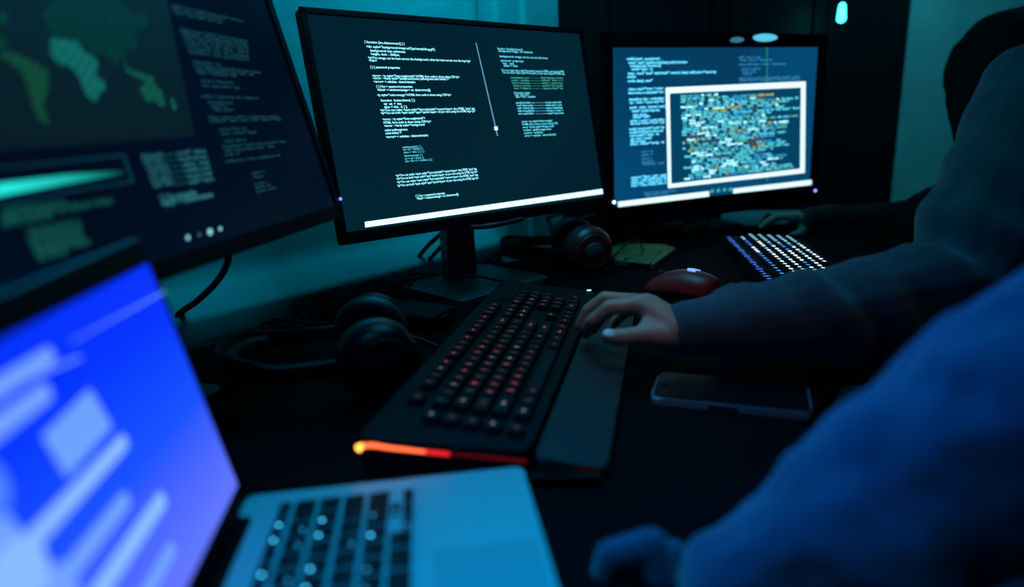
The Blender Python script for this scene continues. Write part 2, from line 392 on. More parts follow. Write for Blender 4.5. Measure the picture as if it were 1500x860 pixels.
code(s1,Z1,[(712,170,800,176,"function  [ios.dataconnect]"),(716,178,836,184,"background-image : url substrate"),(720,197,888,202,"background: image can be across the bots;"),(724,212,803,214,"password  properties"),(730,222,770,223,"var  set"),(734,230,783,231,"date = this"),
    (726,246,946,250,"You can make <span style='font-style' some the HTML span tag the HTML"),(729,254,946,258,"You can bold <span style='font' parts of your text using the HTML tag"),(770,325,826,325,"function item"),(773,332,822,332,"var set the"),(776,339,845,339,"date = this . readable"),
    (797,426,905,422,"error <p style='font-weight'"),(799,436,923,430,"HTML font code is done using CSS"),(801,446,910,440,"error <body style='background'"),(803,456,900,449,"color yellowgreen"),(805,466,870,459,"color white"),(808,476,917,470,"error = subdata : datanodestyle")],.0052,G_cy,sc1,off=.01,gap=24)
b=bmesh.new()
for i in range(5):
    y0=360+i*9.6; line_text(b,s1,*Z1(778+i*2,y0),*Z1(838+i,y0-1),words(18),.0046,off=.02); line_text(b,s1,*Z1(880+i*2,y0-1),*Z1(936+i*2,y0-3),words(15),.0046,off=.02)
    line_text(b,s1,*Z1(840+i*2,y0-1),*Z1(880+i*2,y0-2),"- - - - - -",.006)
obj('code_text',b,G_cy,sc1)
b=bmesh.new()
for i in range(5):
    y0=272+i*9.3; line_text(b,s1,*Z1(758+i*3,y0),*Z1(820+i*2,y0),words(15),.0046,off=.02); line_text(b,s1,*Z1(866+i*2,y0),*Z1(941,y0),words(15),.0046,off=.02)
    line_text(b,s1,*Z1(822+i*2,y0),*Z1(866+i*2,y0),"- - - - - -",.006)
obj('code_text',b,G_grn,sc1)
b=bmesh.new(); poly(b,s1,[Z1(636,150),Z1(639,150),Z1(715,476),Z1(711,476)]); obj('slider_line',b,glow('slider',(.15,.5,.75),.8),sc1)
b=bmesh.new(); poly(b,s1,[Z1(700,444),Z1(712,443),Z1(714,456),Z1(702,457)],lift=.0016); obj('slider_knob',b,G_bar,sc1)
b=bmesh.new(); poly(b,s1,[Z1(248,777),Z1(250,797),Z1(1092,677.7),Z1(1090,659.8)]); obj('taskbar',b,G_bar,sc1)

# ---- right monitor
KR=1.137
a=Vector((.9214,.38854,.0)).normalized(); n=Vector((.38860,-.92109,.01)); n=(n-a*n.dot(a)).normalized()
d_=Vector((0,0,-1)); bz=.030; dd=n.cross(a)
if dd.z>0: dd=-dd
TLs=CAM+Vector((.20544,1.29439,.11587))*KR
ws,hs=.51*KR,.292*KR
TLo=TLs-a*bz-dd*bz
R2,s2,sc2,mx2=monitor('right monitor with thick black frame showing blue code behind a white bordered window',TLo,a,n,ws+2*bz,hs+bz+.046,bz,.046,.03,
    screen_mat('screen_right',(.0015,.045,.115),(.001,.075,.19),2.5), (.495,1.75),.17,.15,.045,22)
def Z2(x,y): return (860+x/2.529, y/2.529)
LB=[(145,218,272,218),(152,232,370,228),(158,244,272,242),(162,256,242,254),(150,272,478,260),(148,284,180,282),(148,300,242,299),(152,330,284,326),(152,344,284,340),(155,368,284,364),(155,380,284,375),(157,398,290,393),(165,411,268,408),(168,425,220,422),(168,434,232,431),(158,448,285,440),(160,458,286,450),(155,478,285,474),(156,490,280,486),(158,502,266,499),(160,514,240,511),(160,524,215,521),(158,534,284,524)]
LB+=[(162,658+i*10,294,640+i*10) for i in range(4)]
code(s2,Z2,LB,.0078,glow('code_bluewhite',(.12,.68,1.0),1.7),sc2,off=.03,gap=40)
code(s2,Z2,[(560,212,640,208),(565,222,685,217),(560,238,736,232),(570,256,640,251),(572,266,625,262),(575,274,610,271),(560,290,788,280),(562,298,788,288),(200,562,245,558),(200,574,240,570),(200,588,240,584),(200,600,245,596),(205,608,284,600),(210,716,328,710),(215,724,300,718)],.0072,glow('code_blue',(.05,.4,.8),.65),sc2,off=.03,gap=22)
b=bmesh.new()
o=[Z2(288,325),Z2(806,302),Z2(803,640),Z2(297,697)]; i_=[Z2(303,346),Z2(789,324),Z2(786,625),Z2(309,681)]
for k in range(4): poly(b,s2,[o[k],o[(k+1)%4],i_[(k+1)%4],i_[k]],lift=.003)
win=obj('window_frame',b,G_bar,sc2)
b=bmesh.new(); poly(b,s2,i_,lift=.0022); obj('window_panel',b,glow('panel_navy',(.001,.055,.13),1.0),sc2)
cols=[((.12,.75,.9),1.2),((.4,.95,1),1.7),((.15,.8,.55),.8),((.6,.75,.2),.8),((.4,.25,.2),.35),((.03,.45,.9),1.0)]
wb=bmesh.new()
for r in range(31):
    f=r/30; yl=356+f*306; x0=342+f*14; dx=0
    xe=700+random.uniform(-60,80) if r>1 else (470 if r==0 else 690)
    x=x0+random.choice([0,0,0,4,18,30]) if r>2 else x0
    while x<xe:
        wl_=random.choice([10,16,22,30,45,60]); x2=min(x+wl_,xe+10)
        slope=-(.05+.065*f); y=yl+(x-x0)*slope; y2=yl+(x2-x0)*slope
        k=random.choices(range(6),[52,30 if x<520 else 12,8,3,4,8])[0]
        line_text(wb,s2,*Z2(x,y),*Z2(x2,y2),words(max(2,int((x2-x)/5))),.0068,lift=.0035,off=.05,mi=k)
        x=x2+random.choice([5,6,8,16])
obj('window_code',wb,[glow('wcode%d'%k,c,st) for k,(c,st) in enumerate(cols)],win)
b=bmesh.new()
poly(b,s2,[Z2(112,747),Z2(112,768),Z2(449,727),Z2(449,708)],lift=.003); obj('taskbar',b,G_bar,sc2); b=bmesh.new(); poly(b,s2,[Z2(538,699),Z2(538,716),Z2(829,684),Z2(829,666)],lift=.003); obj('taskbar',b,G_bar,sc2)
g_=glow('icon',(.1,.6,.7),.7)
for x in (460,483,506,528):
    b=bmesh.new(); poly(b,s2,[Z2(x-6,704-(x-460)*.1),Z2(x-6,714-(x-460)*.1),Z2(x+6,712-(x-460)*.1),Z2(x+6,700-(x-460)*.1)],lift=.003); obj('dock_icon',b,g_,sc2)
for x in (588,608):
    b=bmesh.new(); poly(b,s2,[Z2(x-1,172),Z2(x+1,172),Z2(x+1,684),Z2(x-1,684)],lift=.0012); obj('stripe',b,glow('stripe_violet',(.03,.10,.7),.4),sc2)
b=bmesh.new(); poly(b,s2,[Z2(663,172),Z2(667,172),Z2(667,672),Z2(663,672)],lift=.0012); obj('stripe',b,glow('stripe_green',(.03,.5,.3),.5),sc2)
def led(px,py,s,col,st,R,r=.003):
    u,v=uv(s,px,py); p=s.mx@Vector((u,-v,.006)); b=bmesh.new(); hullbm(b,[(p,r)],10); obj('indicator_light',b,glow('led',col,st),R,smooth=True)
led(1191.5,279,s2,(.25,.2,1),4,R2); led(897.5,296,s2,(.7,.9,1),3,R2,.0035)
# glowing ovals and a holder, made up for bright spots on the bezel
u,v=uv(s2,1116,56); p=s2.mx@Vector((u,-v,.01)); mxl=frame(p,s2.a,s2.n,Vector((0,0,1)))
lb=root('bezel_glow',p,'small made-up oval glow on the top edge of the right monitor','lamp')
for du,sx,sz in [(0,.036,.0085),(-.082,.018,.006)]:
    b=bmesh.new(); t=bmesh.new(); bmesh.ops.create_uvsphere(t,u_segments=24,v_segments=12,radius=1)
    for q in t.verts: q.co=Vector((q.co.x*sx+du,q.co.y*.012,q.co.z*sz+(du*.06)))
    bmesh.ops.transform(t,matrix=mxl,verts=t.verts); merge(b,t); obj('glow_spot',b,glow('lens%d'%(du<0),(.1,.6,.85),1.0 if du==0 else .3),lb,smooth=True)
b=bmesh.new(); box(b,mxl,-.11,.045,-.022,.0,-.006,.004,bev=.003); obj('glow_holder',b,M['plastic'],lb)

# ---- left monitor
th=math.radians(79); ph=math.radians(13.5)
a=Vector((math.cos(th),math.sin(th),0)); n=Vector((math.sin(th)*math.cos(ph),-math.cos(th)*math.cos(ph),math.sin(ph)))
upv=Vector((-math.sin(th)*math.sin(ph),math.cos(th)*math.sin(ph),math.cos(ph)))
BR=W(502,317,.90); wL,hL=.56,.34
TL=BR-a*wL+upv*hL
bcL=BR-a*(wL/2)-Vector((math.sin(th),-math.cos(th),0))*.19
R0,s0,sc0,mx0=monitor('left monitor at the picture edge showing a dim green world map and faint code',TL,a,n,wL,hL,.013,.018,.02,
    screen_mat('screen_left',(.0003,.0025,.008),(.0004,.005,.018),3), (bcL.x,bcL.y),.20,.15,.05,78)
def Z0(x,y): return (x/3.91,y/3.91)
def cont(pts,col,st,nm,z=Z0):
    b=bmesh.new()
    # triangulated polygon with dots pattern material
    vs=[]
    for p in pts:
        u_,v_=uv(s0,*z(*p)); u_=max(u_,.002); v_=max(v_,.002); vs.append(b.verts.new(s0.mx@Vector((u_,-v_,.0012))))
    f=b.faces.new(vs); f.normal_update()
    if f.normal.dot(s0.n)<0: f.normal_flip()
    bmesh.ops.triangulate(b,faces=b.faces[:])
    m=glow(nm,col,st); nt=m.node_tree; bs=nt.nodes['Principled BSDF']
    tc=nt.nodes.new('ShaderNodeTexCoord'); vo=nt.nodes.new('ShaderNodeTexVoronoi'); vo.inputs['Scale'].default_value=520; vo.inputs['Randomness'].default_value=.1
    cr=nt.nodes.new('ShaderNodeValToRGB'); cr.color_ramp.elements[0].position=.35; cr.color_ramp.elements[1].position=.55
    cr.color_ramp.elements[0].color=(*col,1); cr.color_ramp.elements[1].color=(*[c*.45 for c in col],1)
    nt.links.new(tc.outputs['Object'],vo.inputs['Vector']); nt.links.new(vo.outputs['Distance'],cr.inputs[0]); nt.links.new(cr.outputs[0],bs.inputs['Emission Color'])
    obj('continent',b,m,sc0)
b=bmesh.new(); poly(b,s0,[(-60,-40),(235,-40),(285,200),(-60,226)],lift=.0006); obj('map_panel',b,glow('map_bg',(.0022,.0075,.0115),1),sc0)
cont([(0,310),(60,300),(150,340),(260,400),(275,440),(265,520),(240,600),(270,700),(265,722),(215,690),(175,600),(150,490),(110,410),(30,350),(-10,330)],(.012,.13,.055),.62,'map_sa')
cont([(285,215),(330,222),(440,240),(470,290),(545,340),(555,380),(545,440),(590,470),(600,520),(560,530),(555,570),(525,583),(490,550),(460,480),(430,420),(380,375),(330,372),(280,310)],(.012,.27,.24),.62,'map_africa')
cont([(215,80),(245,60),(280,20),(300,-40),(560,-60),(720,40),(745,90),(810,65),(855,110),(800,180),(770,150),(780,250),(760,290),(735,270),(720,330),(690,345),(645,385),(620,345),(580,310),(540,330),(480,270),(430,240),(340,212),(275,190),(255,150)],(.004,.055,.042),.62,'map_asia')
cont([(700,330),(720,390),(770,410),(870,440),(880,480),(925,530),(940,610),(915,615),(880,580),(830,585),(790,510),(830,470),(760,440),(710,410)],(.012,.17,.11),.62,'map_australia')
cont([(975,555),(1000,590),(1005,635),(985,630),(970,590)],(.012,.2,.14),.62,'map_nz')
cont([(-20,60),(35,80),(30,130),(-20,140)],(.005,.09,.05),.62,'map_na'); cont([(-20,210),(30,230),(20,290),(-20,290)],(.005,.09,.05),.62,'map_ca')
def Z3(x,y): return (x/2,y/2)
code(s0,Z3,[(498,14,700,34),(500,24,650,42),(505,36,640,50),(525,85,718,108),(528,95,720,118),(532,105,722,128),(536,116,722,138),(540,127,724,150),(545,140,726,160),(550,152,728,172),(560,180,640,184),(565,192,760,206),(570,203,740,214),(575,212,690,220),(585,236,680,242),(590,250,700,258),(585,282,755,286),(605,300,680,302),(615,312,660,312),(625,322,680,322),(608,344,815,338),(612,354,820,348),(640,380,720,380),(645,392,748,386),(655,414,720,412),(650,430,835,414),(655,442,800,430),(655,454,700,452),(655,474,818,456),(735,508,775,502),(738,520,770,516),(741,540,780,534),(744,550,790,544),(747,562,812,550)],.0046,glow('code_faint',(.05,.30,.40),.26),sc0,off=.01,gap=22)
b=bmesh.new()
for i in range(6):
    y=458+i*17; x=410+i*7
    line_text(b,s0,*Z3(x,y),*Z3(x+62,y-5),words(12),.0062,off=.02); line_text(b,s0,*Z3(x+64,y-5),*Z3(x+104,y-9),"- - - -",.007); line_text(b,s0,*Z3(x+106,y-9),*Z3(x+188-i*2,y-20),words(11),.0062,off=.02)
obj('code_text',b,glow('code_mid',(.06,.40,.50),.4),sc0); b=bmesh.new()
line_text(b,s0,*Z3(465,583),*Z3(572,565),"{ } { foo properties",.008,off=.04); line_text(b,s0,*Z3(470,598),*Z3(620,570),"<html> = windowmessage",.008,off=.04)
obj('code_text',b,glow('code_mid',(.06,.40,.50),.4),sc0)
code(s0,Z3,[(0,620,190,598),(0,640,330,598),(0,655,150,636),(75,680,230,650),(80,700,235,668),(85,715,240,685),(92,730,245,700),(98,742,260,708),(105,755,190,738)],.0078,glow('code_teal',(.02,.28,.24),.26),sc0,off=.05,gap=22)
b=bmesh.new(); poly(b,s0,[Z3(-60,556),Z3(0,538),Z3(200,512),Z3(360,500),Z3(360,512),Z3(200,538),Z3(0,574),Z3(-60,588)])
pbm=glow('progress_cyan',(.02,.85,.75),1.0); nt=pbm.node_tree; bs=nt.nodes['Principled BSDF']
tc=nt.nodes.new('ShaderNodeTexCoord'); mp=nt.nodes.new('ShaderNodeVectorMath'); mp.operation='DOT_PRODUCT'; mp.inputs[1].default_value=tuple(a)
mr=nt.nodes.new('ShaderNodeMapRange')
c0=(s0.mx@Vector((uv(s0,180,253)[0],-uv(s0,180,253)[1],0))-LOC[sc0]).dot(a); c1=(s0.mx@Vector((uv(s0,10,280)[0],-uv(s0,10,280)[1],0))-LOC[sc0]).dot(a)
mr.inputs['From Min'].default_value=c0; mr.inputs['From Max'].default_value=c1; mr.inputs['To Min'].default_value=.03; mr.inputs['To Max'].default_value=1.0
nt.links.new(tc.outputs['Object'],mp.inputs[0]); nt.links.new(mp.outputs['Value'],mr.inputs['Value']); nt.links.new(mr.outputs[0],bs.inputs['Emission Strength'])
obj('progress_bar',b,pbm,sc0)
b=bmesh.new()
oo=[Z3(-60,498),Z3(362,452),Z3(390,534),Z3(-60,606)]; ii=[Z3(-60,503),Z3(357,458),Z3(382,530),Z3(-60,600)]
for k in (0,1,2): poly(b,s0,[oo[k],oo[(k+1)%4],ii[(k+1)%4],ii[k]])
obj('progress_frame',b,glow('pframe',(.004,.05,.09),.9),sc0)
for x,y,r in [(548,697,6),(582,688,5),(613,680,8),(643,671,5)]:
    b=bmesh.new(); poly(b,s0,[(Z3(x+r*math.cos(t),y+1.3*r*math.sin(t))) for t in [k*math.pi/5 for k in range(10)]]); obj('dock_icon',b,glow('icon_pale',(.25,.75,.75),.9 if r!=5 or x>600 else .15),sc0)
led(493,293,s0,(.2,.15,1),2.5,R0,.0022)

# ================================================================== KEYBOARD (red legends, light strip)
e1=Vector((.223,.975,0)).normalized(); e2=Vector((.975,-.223,0)).normalized(); A_=Vector((-.134,.493,DZ))+e1*.020-e2*.006
KB=root('keyboard',A_+e1*.27+e2*.1,'large black keyboard with red-lit legends and an orange light strip along its near end','keyboard')
ta=-math.atan2(.024,.205)
kx=Matrix((e1,e2,Vector((0,0,1)))).transposed().to_4x4(); kx.translation=A_
# local (s,t,z) ; tops slope down towards t
topz=lambda x,y:.042-.105*y
b=bmesh.new()
prism(b,kx,[(0.0,.004),(.008,-.004),(.548,-.004),(.556,.006),(.553,.150),(.025,.142)],.003,lambda x,y:topz(x,y),bev=.003,rnd=.012)
obj('keyboard_body',b,M['kbody'],KB)
b=bmesh.new(); prism(b,kx,[(.026,.146),(.553,.153),(.550,.213),(.034,.206)],.002,lambda x,y:.022-.20*(y-.145),bev=.004,rnd=.010); obj('palm_rest',b,M['palm'],KB)
b=bmesh.new(); prism(b,kx,[(.445,.010),(.540,.010),(.540,.034),(.445,.034)],lambda x,y:topz(x,y),lambda x,y:topz(x,y)+.0015,rnd=.004); obj('media_panel',b,M['gloss'],KB)
# layout: list of (s_center, t_center, width_u, legend)
U=.0187
rows=[]
def row(t,s,items):
    for it in items:
        if isinstance(it,(int,float)): s+=it*U; continue
        leg,wu=it; rows.append((s+wu*U/2,t,wu,leg)); s+=wu*U
K=lambda st:[(c,1) for c in st]
s0_=.072
row(.022,s0_,[('Esc',1),.9]+[('F%d'%i,1) for i in range(1,5)]+[.45]+[('F%d'%i,1) for i in range(5,9)]+[.45]+[('F%d'%i,1) for i in range(9,13)]+[.2]+K('PSB'))
row(.047,s0_,K('`1234567890-=')+[('Back',2),.2]+[('Ins',1),('Hm',1),('PU',1),.2]+K('N/*-'))
row(.066,s0_,[('Tab',1.5)]+K('QWERTYUIOP[]')+[('\\',1.5),.2,('Del',1),('End',1),('PD',1),.2]+K('789+'))
row(.085,s0_,[('Caps',1.75)]+K('ASDFGHJKL;\'')+[('Enter',2.25),3.4]+K('456+'))
row(.104,s0_,[('Shift',2.25)]+K('ZXCVBNM,./')+[('Shift',2.75),1.2,('^',1),1.2]+K('123'))
row(.125,s0_,[('Ctrl',1.25),('Win',1.25),('Alt',1.25),('',6.25),('Alt',1.25),('Fn',1.25),('Menu',1.25),('Ctrl',1.25),.2]+K('<v>')+[.2,('0',2),('.',1),('Ent',1)])
for k,t in enumerate((.047,.066,.085,.104,.125)): rows.append((.050,t,1,'M%d'%(k+1)))
leg_m=[glow('legend_red',(1,.06,.07),.55),glow('legend_rose',(1,.09,.12),.2),glow('legend_dim',(.8,.25,.3),.10),glow('legend_pale',(.75,.7,.75),.35)]
def keycap(bm,mx,s,t,z,w,dp,h,bev=.002,taper=.0018):
    tt=bmesh.new(); bmesh.ops.create_cube(tt,size=1)
    for v in tt.verts:
        up=v.co.z>0; v.co=Vector((v.co.x*(w-(2*taper if up else 0)), v.co.y*(dp-(2*taper if up else 0)), (h if up else 0)))
    bmesh.ops.bevel(tt,geom=[e for e in tt.edges],offset=bev*.5,segments=2,affect='EDGES',profile=.5)
    bmesh.ops.transform(tt,matrix=mx@Matrix.Translation((s,t,z)),verts=tt.verts); merge(bm,tt)
keylist=sorted(rows,key=lambda r:(kx@Vector((r[0],r[1],0))-CAM).length)
rest=bmesh.new(); nk=0; restn=0
for s_,t_,wu,leg in keylist:
    z=topz(s_,t_)-.001
    b=bmesh.new(); tilt=kx@Matrix.Translation((s_,t_,z))@Matrix.Rotation(-.105,4,'X')
    if t_>.12 and wu>6: 
        keycap(b,tilt,0,0,0,wu*U-.0022,.0165,.007)
    else: keycap(b,tilt,0,0,0,wu*U-.0022,.0165,.0085)
    hgt=.007 if (t_>.12 and wu>6) else .0085
    mats=[M['key']]
    if leg:
        tb,wd=text_bm(leg,.03); H=.0062 if len(leg)==1 else .0042
        sc=H; cx=wd*sc/2
        mxl=tilt@Matrix.Translation((0,0,hgt+.00015))@Matrix.Rotation(math.pi,4,'Z')@Matrix.Rotation(math.pi,4,'Z')@Matrix.Diagonal((1,-1,1,1))@Matrix.Translation((-cx,-H*.3,0))@Matrix.Diagonal((sc,sc,1,1))
        bmesh.ops.transform(tb,matrix=mxl,verts=tb.verts); bmesh.ops.reverse_faces(tb,faces=tb.faces); merge(b,tb,1)
        q=random.random(); near=(s_-.05)/.45
        if leg in ('Z','S','A','W','X'): lm=leg_m[0]
        elif s_<.11: lm=leg_m[3] if q<.35 else leg_m[2]
        elif q<.20: lm=leg_m[0]
        elif q<.65: lm=leg_m[1]
        elif q<.85: lm=leg_m[2]
        else: lm=leg_m[3]
        mats=[M['key'],lm]
    if nk<100:
        o=obj('key',b,mats,KB); nk+=1
    else:
        me=bpy.data.meshes.new('x'); b.to_mesh(me); b.free(); rest.from_mesh(me); bpy.data.meshes.remove(me); restn+=1
if restn: o=obj('key',rest,[M['key'],leg_m[1]],KB); o['kind']='stuff'
else: rest.free()
# light strip: wraps the near end of the body
def kp(s,t,z): return kx@Vector((s,t,z))
seq=[(.010,-.006,.026),(.002,-.003,.033),(-.002,.004,.0365),(.001,.012,.0360),(.0045,.026,.0330),(.0105,.055,.0285)]
b=bmesh.new(); tube(b,[kp(*q) for q in seq[:3]],.0022,n=5); obj('light_strip',b,glow('strip_yellow',(1,.42,.05),3.2),KB,label='yellow glowing end of the light strip')
b=bmesh.new(); tube(b,[kp(*q) for q in seq[2:]],.0021,n=5); obj('light_strip',b,glow('strip_orange',(1,.13,.04),2.2),KB,label='orange glowing light strip')
b=bmesh.new(); tube(b,[kp(.0105,.055,.0285),kp(.014,.075,.0258)],.0024,n=4); obj('light_strip',b,glow('strip_red',(1,.02,.03),1.0),KB)
b=bmesh.new(); tube(b,[kp(.014,.075,.0258),kp(.020,.11,.0215),kp(.025,.139,.017)],.0016,n=4); obj('light_strip',b,glow('strip_dim',(.6,.004,.02),.16),KB,label='dark red dim end of the light strip')
b=bmesh.new(); tube(b,[kp(.03,.150,.013),kp(.033,.200,.008)],.0016,n=4); obj('light_strip',b,glow('strip_dim2',(.6,.004,.02),.02),KB)
b=bmesh.new(); prism(b,kx,[(-.006,.0),(.012,-.006),(.03,.20),(.024,.205)],.001,.008,rnd=.003,bev=.001); obj('end_skirt',b,M['gloss'],KB)
b=bmesh.new(); hullbm(b,[(kp(.550,.139,topz(.55,.139)+.0015),(.004,.0025,.0012))],10); obj('indicator_light',b,glow('led_blue',(.3,.8,1),2),KB)
# ================================================================== KEYBOARD (white lit)
B_=Vector((.400,.972,DZ)); yaw=math.radians(81.5)
f1=Vector((math.cos(yaw),math.sin(yaw),0)); f2=Vector((math.sin(yaw),-math.cos(yaw),0))
KW=root('keyboard',B_+f1*.23+f2*.07,'black keyboard with white and blue glowing keys in front of the right monitor','keyboard')
qx=Matrix((f1,f2,Vector((0,0,1)))).transposed().to_4x4(); qx.translation=B_
b=bmesh.new(); prism(b,qx,[(0,0),(.462,0),(.462,.158),(0,.158)],.002,lambda x,y:.030-.07*y,bev=.003,rnd=.01); obj('keyboard_body',b,M['kbody'],KW)
wm=[glow('lit_white',(.75,.93,1),3.2),glow('lit_blue',(.04,.3,1),1.6),glow('lit_ice',(.3,.7,1),2.2)]
cnt=0
kk=[]
for r in range(6):
    for c in range(22 if r else 20):
        if r==5 and 4<c<9: continue
        kk.append((.018+c*.0197+(.006 if c>14 else 0)+(.006 if c>17 else 0), .028+r*.0192+(.0 if r==0 else .005), r, c))
kk.sort(key=lambda q:(qx@Vector((q[0],q[1],0))-CAM).length)
rest=bmesh.new(); restn=0
for s_,t_,r,c in kk:
    b=bmesh.new(); z=.030-.07*t_-.001; tl=qx@Matrix.Translation((s_,t_,z))@Matrix.Rotation(-.07,4,'X')
    keycap(b,tl,0,0,0,.0165,.0165,.009)
    t=bmesh.new(); bmesh.ops.create_circle(t,cap_ends=True,segments=10,radius=.0034); bmesh.ops.transform(t,matrix=tl@Matrix.Translation((0,.0,.0092)),verts=t.verts)
    for f_ in t.faces: f_.normal_update(); 
    merge(b,t,1)
    q=random.random()
    m_=wm[1] if (s_>.33 and q<.6) or (r==0 and q<.8) or (r==3 and q<.3) else (wm[2] if q<.3 else wm[0])
    if cnt<100: obj('key',b,[M['key'],m_],KW); cnt+=1
    else:
        me=bpy.data.meshes.new('x'); b.to_mesh(me); b.free(); rest.from_mesh(me); bpy.data.meshes.remove(me); restn+=1
o=obj('key',rest,[M['key'],wm[2]],KW); o['kind']='stuff'
b=bmesh.new()
for i in range(24): hullbm(b,[(qx@Vector((.03+i*.0175,.0065,.0305)),(.0035 if i%3 else .006,.0012,.0008))],8)
o=obj('edge_light',b,glow('edge_blue',(.05,.2,1),1.1),KW,label='row of blue edge lights')

# ================================================================== LAPTOP
lh=G(362,724,.018); ly=math.radians(-83)
v_=Vector((math.cos(ly),math.sin(ly),0)); u_=Vector((-v_.y,v_.x,0))
if u_.x<0: u_=-u_
LZ=.0165; O=Vector((lh.x,lh.y,DZ))
lx=Matrix((u_,v_,Vector((0,0,1)))).transposed().to_4x4(); lx.translation=O
# local: x = hinge->front, y = right side -> left side (towards the camera), right-handed check below
LT=root('laptop',O+u_*.11+v_*.155,'open silver laptop with black keys and a bright blue screen in the foreground','laptop')
def lprism(pts,z0,z1,**k):
    b=bmesh.new(); prism(b,lx,pts,z0,z1,**k); bmesh.ops.recalc_face_normals(b,faces=b.faces); return b
LW=.314; LD=.223
b=lprism([(0.0,0),(LD,0),(LD,LW),(0.0,LW),(0.0,LW-.03),(.012,LW-.03),(.012,.03),(0,.03)],.003,LZ,bev=.0012,rnd=.006)
base=obj('base',b,M['alu'],LT)
b=bmesh.new(); box(b,lx,.0285,.1375,.0155,LW-.0155,LZ-.001,LZ+.0004,bev=.0002,seg=1); obj('keyboard_well',b,mat('well',(.24,.29,.33),.5,metal=.3),base)
b=lprism([(.146,.100),(.218,.100),(.218,.214),(.146,.214)],LZ,LZ+.0006,bev=.0003,rnd=.003); obj('trackpad',b,mat('trackpad',(.22,.265,.29),.5,metal=.3),base)
b=bmesh.new()
for t in range(4):
    box(b,lx,.143,.1455,.1,.214,LZ,LZ+.0002)if t==0 else None
b.free()
b=bmesh.new(); tube(b,[lx@Vector((.006,.032,.012)),lx@Vector((.006,LW-.032,.012))],.006,n=1); hinge=obj('hinge',b,M['gloss'],LT)
# keys: rows from hinge; y from the right side edge
lrows=[]
def lrow(x,dx,ws,y=.018):
    for wv in ws:
        if wv<0: y+=-wv*.0186; continue
        lrows.append((x,dx,y+wv*.0186/2,wv*.0186-.0028)); y+=wv*.0186
lrow(.0345,.0085,[1]*13+[1.2])
lrow(.0500,.0155,[1.5]+[1]*12+[1])
lrow(.0686,.0155,[1]+[1]*12+[1.5])
lrow(.0872,.0155,[1.8]+[1]*11+[1.75])
lrow(.1058,.0155,[2.4]+[1]*10+[2.2])
lrow(.1285,.0075,[1]); lrow(.1190,.0075,[-1,1]); lrow(.1285,.0075,[-1,1,1])
lrow(.1240,.0155,[-3,1,1.25,5,1.25,1,1,1])
lgl=[glow('lit_cyan',(.05,.6,1),4.5),glow('lit_cyan_dim',(.03,.4,.8),1.6),glow('lit_off',(.02,.2,.4),.25)]
bright={(0,1),(0,2),(0,4),(0,6),(2,1),(2,2),(2,4),(2,5),(2,7),(4,1)}
cur=None; ri=-1; ci=0
for x,dx,y,wy in lrows:
    if cur is None or abs(x-cur)>.004: ri+=1; ci=0; cur=x
    b=bmesh.new(); box(b,lx,x-dx/2,x+dx/2,y-wy/2,y+wy/2,LZ+.0002,LZ+.0018,bev=.0007)
    t=bmesh.new(); bmesh.ops.create_circle(t,cap_ends=True,segments=8,radius=.0014); off=(.0 if dx<.01 else .003)
    bmesh.ops.transform(t,matrix=lx@Matrix.Translation((x+off*(1 if ri%2 else -1),y+(wy*.25),LZ+.0020)),verts=t.verts); merge(b,t,1)
    q=random.random(); g_=lgl[0] if (ri,ci) in bright or q<.10 else (lgl[1] if q<.45 else lgl[2])
    obj('key',b,[M['lkey'],g_],base); ci+=1
# lid
ang=math.radians(101); lu=u_*math.cos(ang)+Vector((0,0,math.sin(ang))); ln=v_.cross(lu)
if ln.dot(u_)<0: ln=-ln
LO=O+Vector((0,0,.012)); lidH=.222
lmx=Matrix((-v_,lu,ln)).transposed().to_4x4(); lmx.translation=LO
b=bmesh.new(); prism(b,lmx,[(-LW,.004),(0,.004),(0,lidH),(-LW,lidH)],-.005,-.0006,rnd=.008,bev=.0005); lid=obj('lid',b,M['alu'],LT)
b=bmesh.new(); prism(b,lmx,[(-LW+.001,.005),(-.001,.005),(-.001,lidH-.001),(-LW+.001,lidH-.001)],-.0006,0,rnd=.008); obj('screen_bezel',b,mat('lid_bezel',(.003,.003,.004),.6,spec=.1),lid)
sL=mk_screen(LO+lu*(lidH-.0185)-(-v_)*(LW-.008)+ln*.0003,-v_,-lu,LW-.016,lidH-.0185-.0195,ln)
bm_=screen_mat('screen_blue',(.0,.055,1.0),(.05,.12,1.0),6,1.0); 
nt=bm_.node_tree; bs=nt.nodes['Principled BSDF']
tc=nt.nodes.new('ShaderNodeTexCoord'); dt=nt.nodes.new('ShaderNodeVectorMath'); dt.operation='DOT_PRODUCT'; dt.inputs[1].default_value=tuple(lu)
mr=nt.nodes.new('ShaderNodeMapRange'); zt=(sL.TL-LOC[LT]).dot(lu)
mr.inputs['From Min'].default_value=zt-.03; mr.inputs['From Max'].default_value=zt-.175
cr=nt.nodes.new('ShaderNodeValToRGB'); e=cr.color_ramp.elements; e[0].color=(0,.03,1,1); e[1].color=(.12,.18,1,1); x_=e.new(.5); x_.color=(.01,.085,1,1)
nt.links.new(tc.outputs['Object'],dt.inputs[0]); nt.links.new(dt.outputs['Value'],mr.inputs['Value']); nt.links.new(mr.outputs[0],cr.inputs[0]); nt.links.new(cr.outputs[0],bs.inputs['Emission Color'])
b=bmesh.new(); box(b,sL.mx,0,sL.w,-sL.h,0,-.0002,.0002); scL=obj('screen',b,bm_,lid)
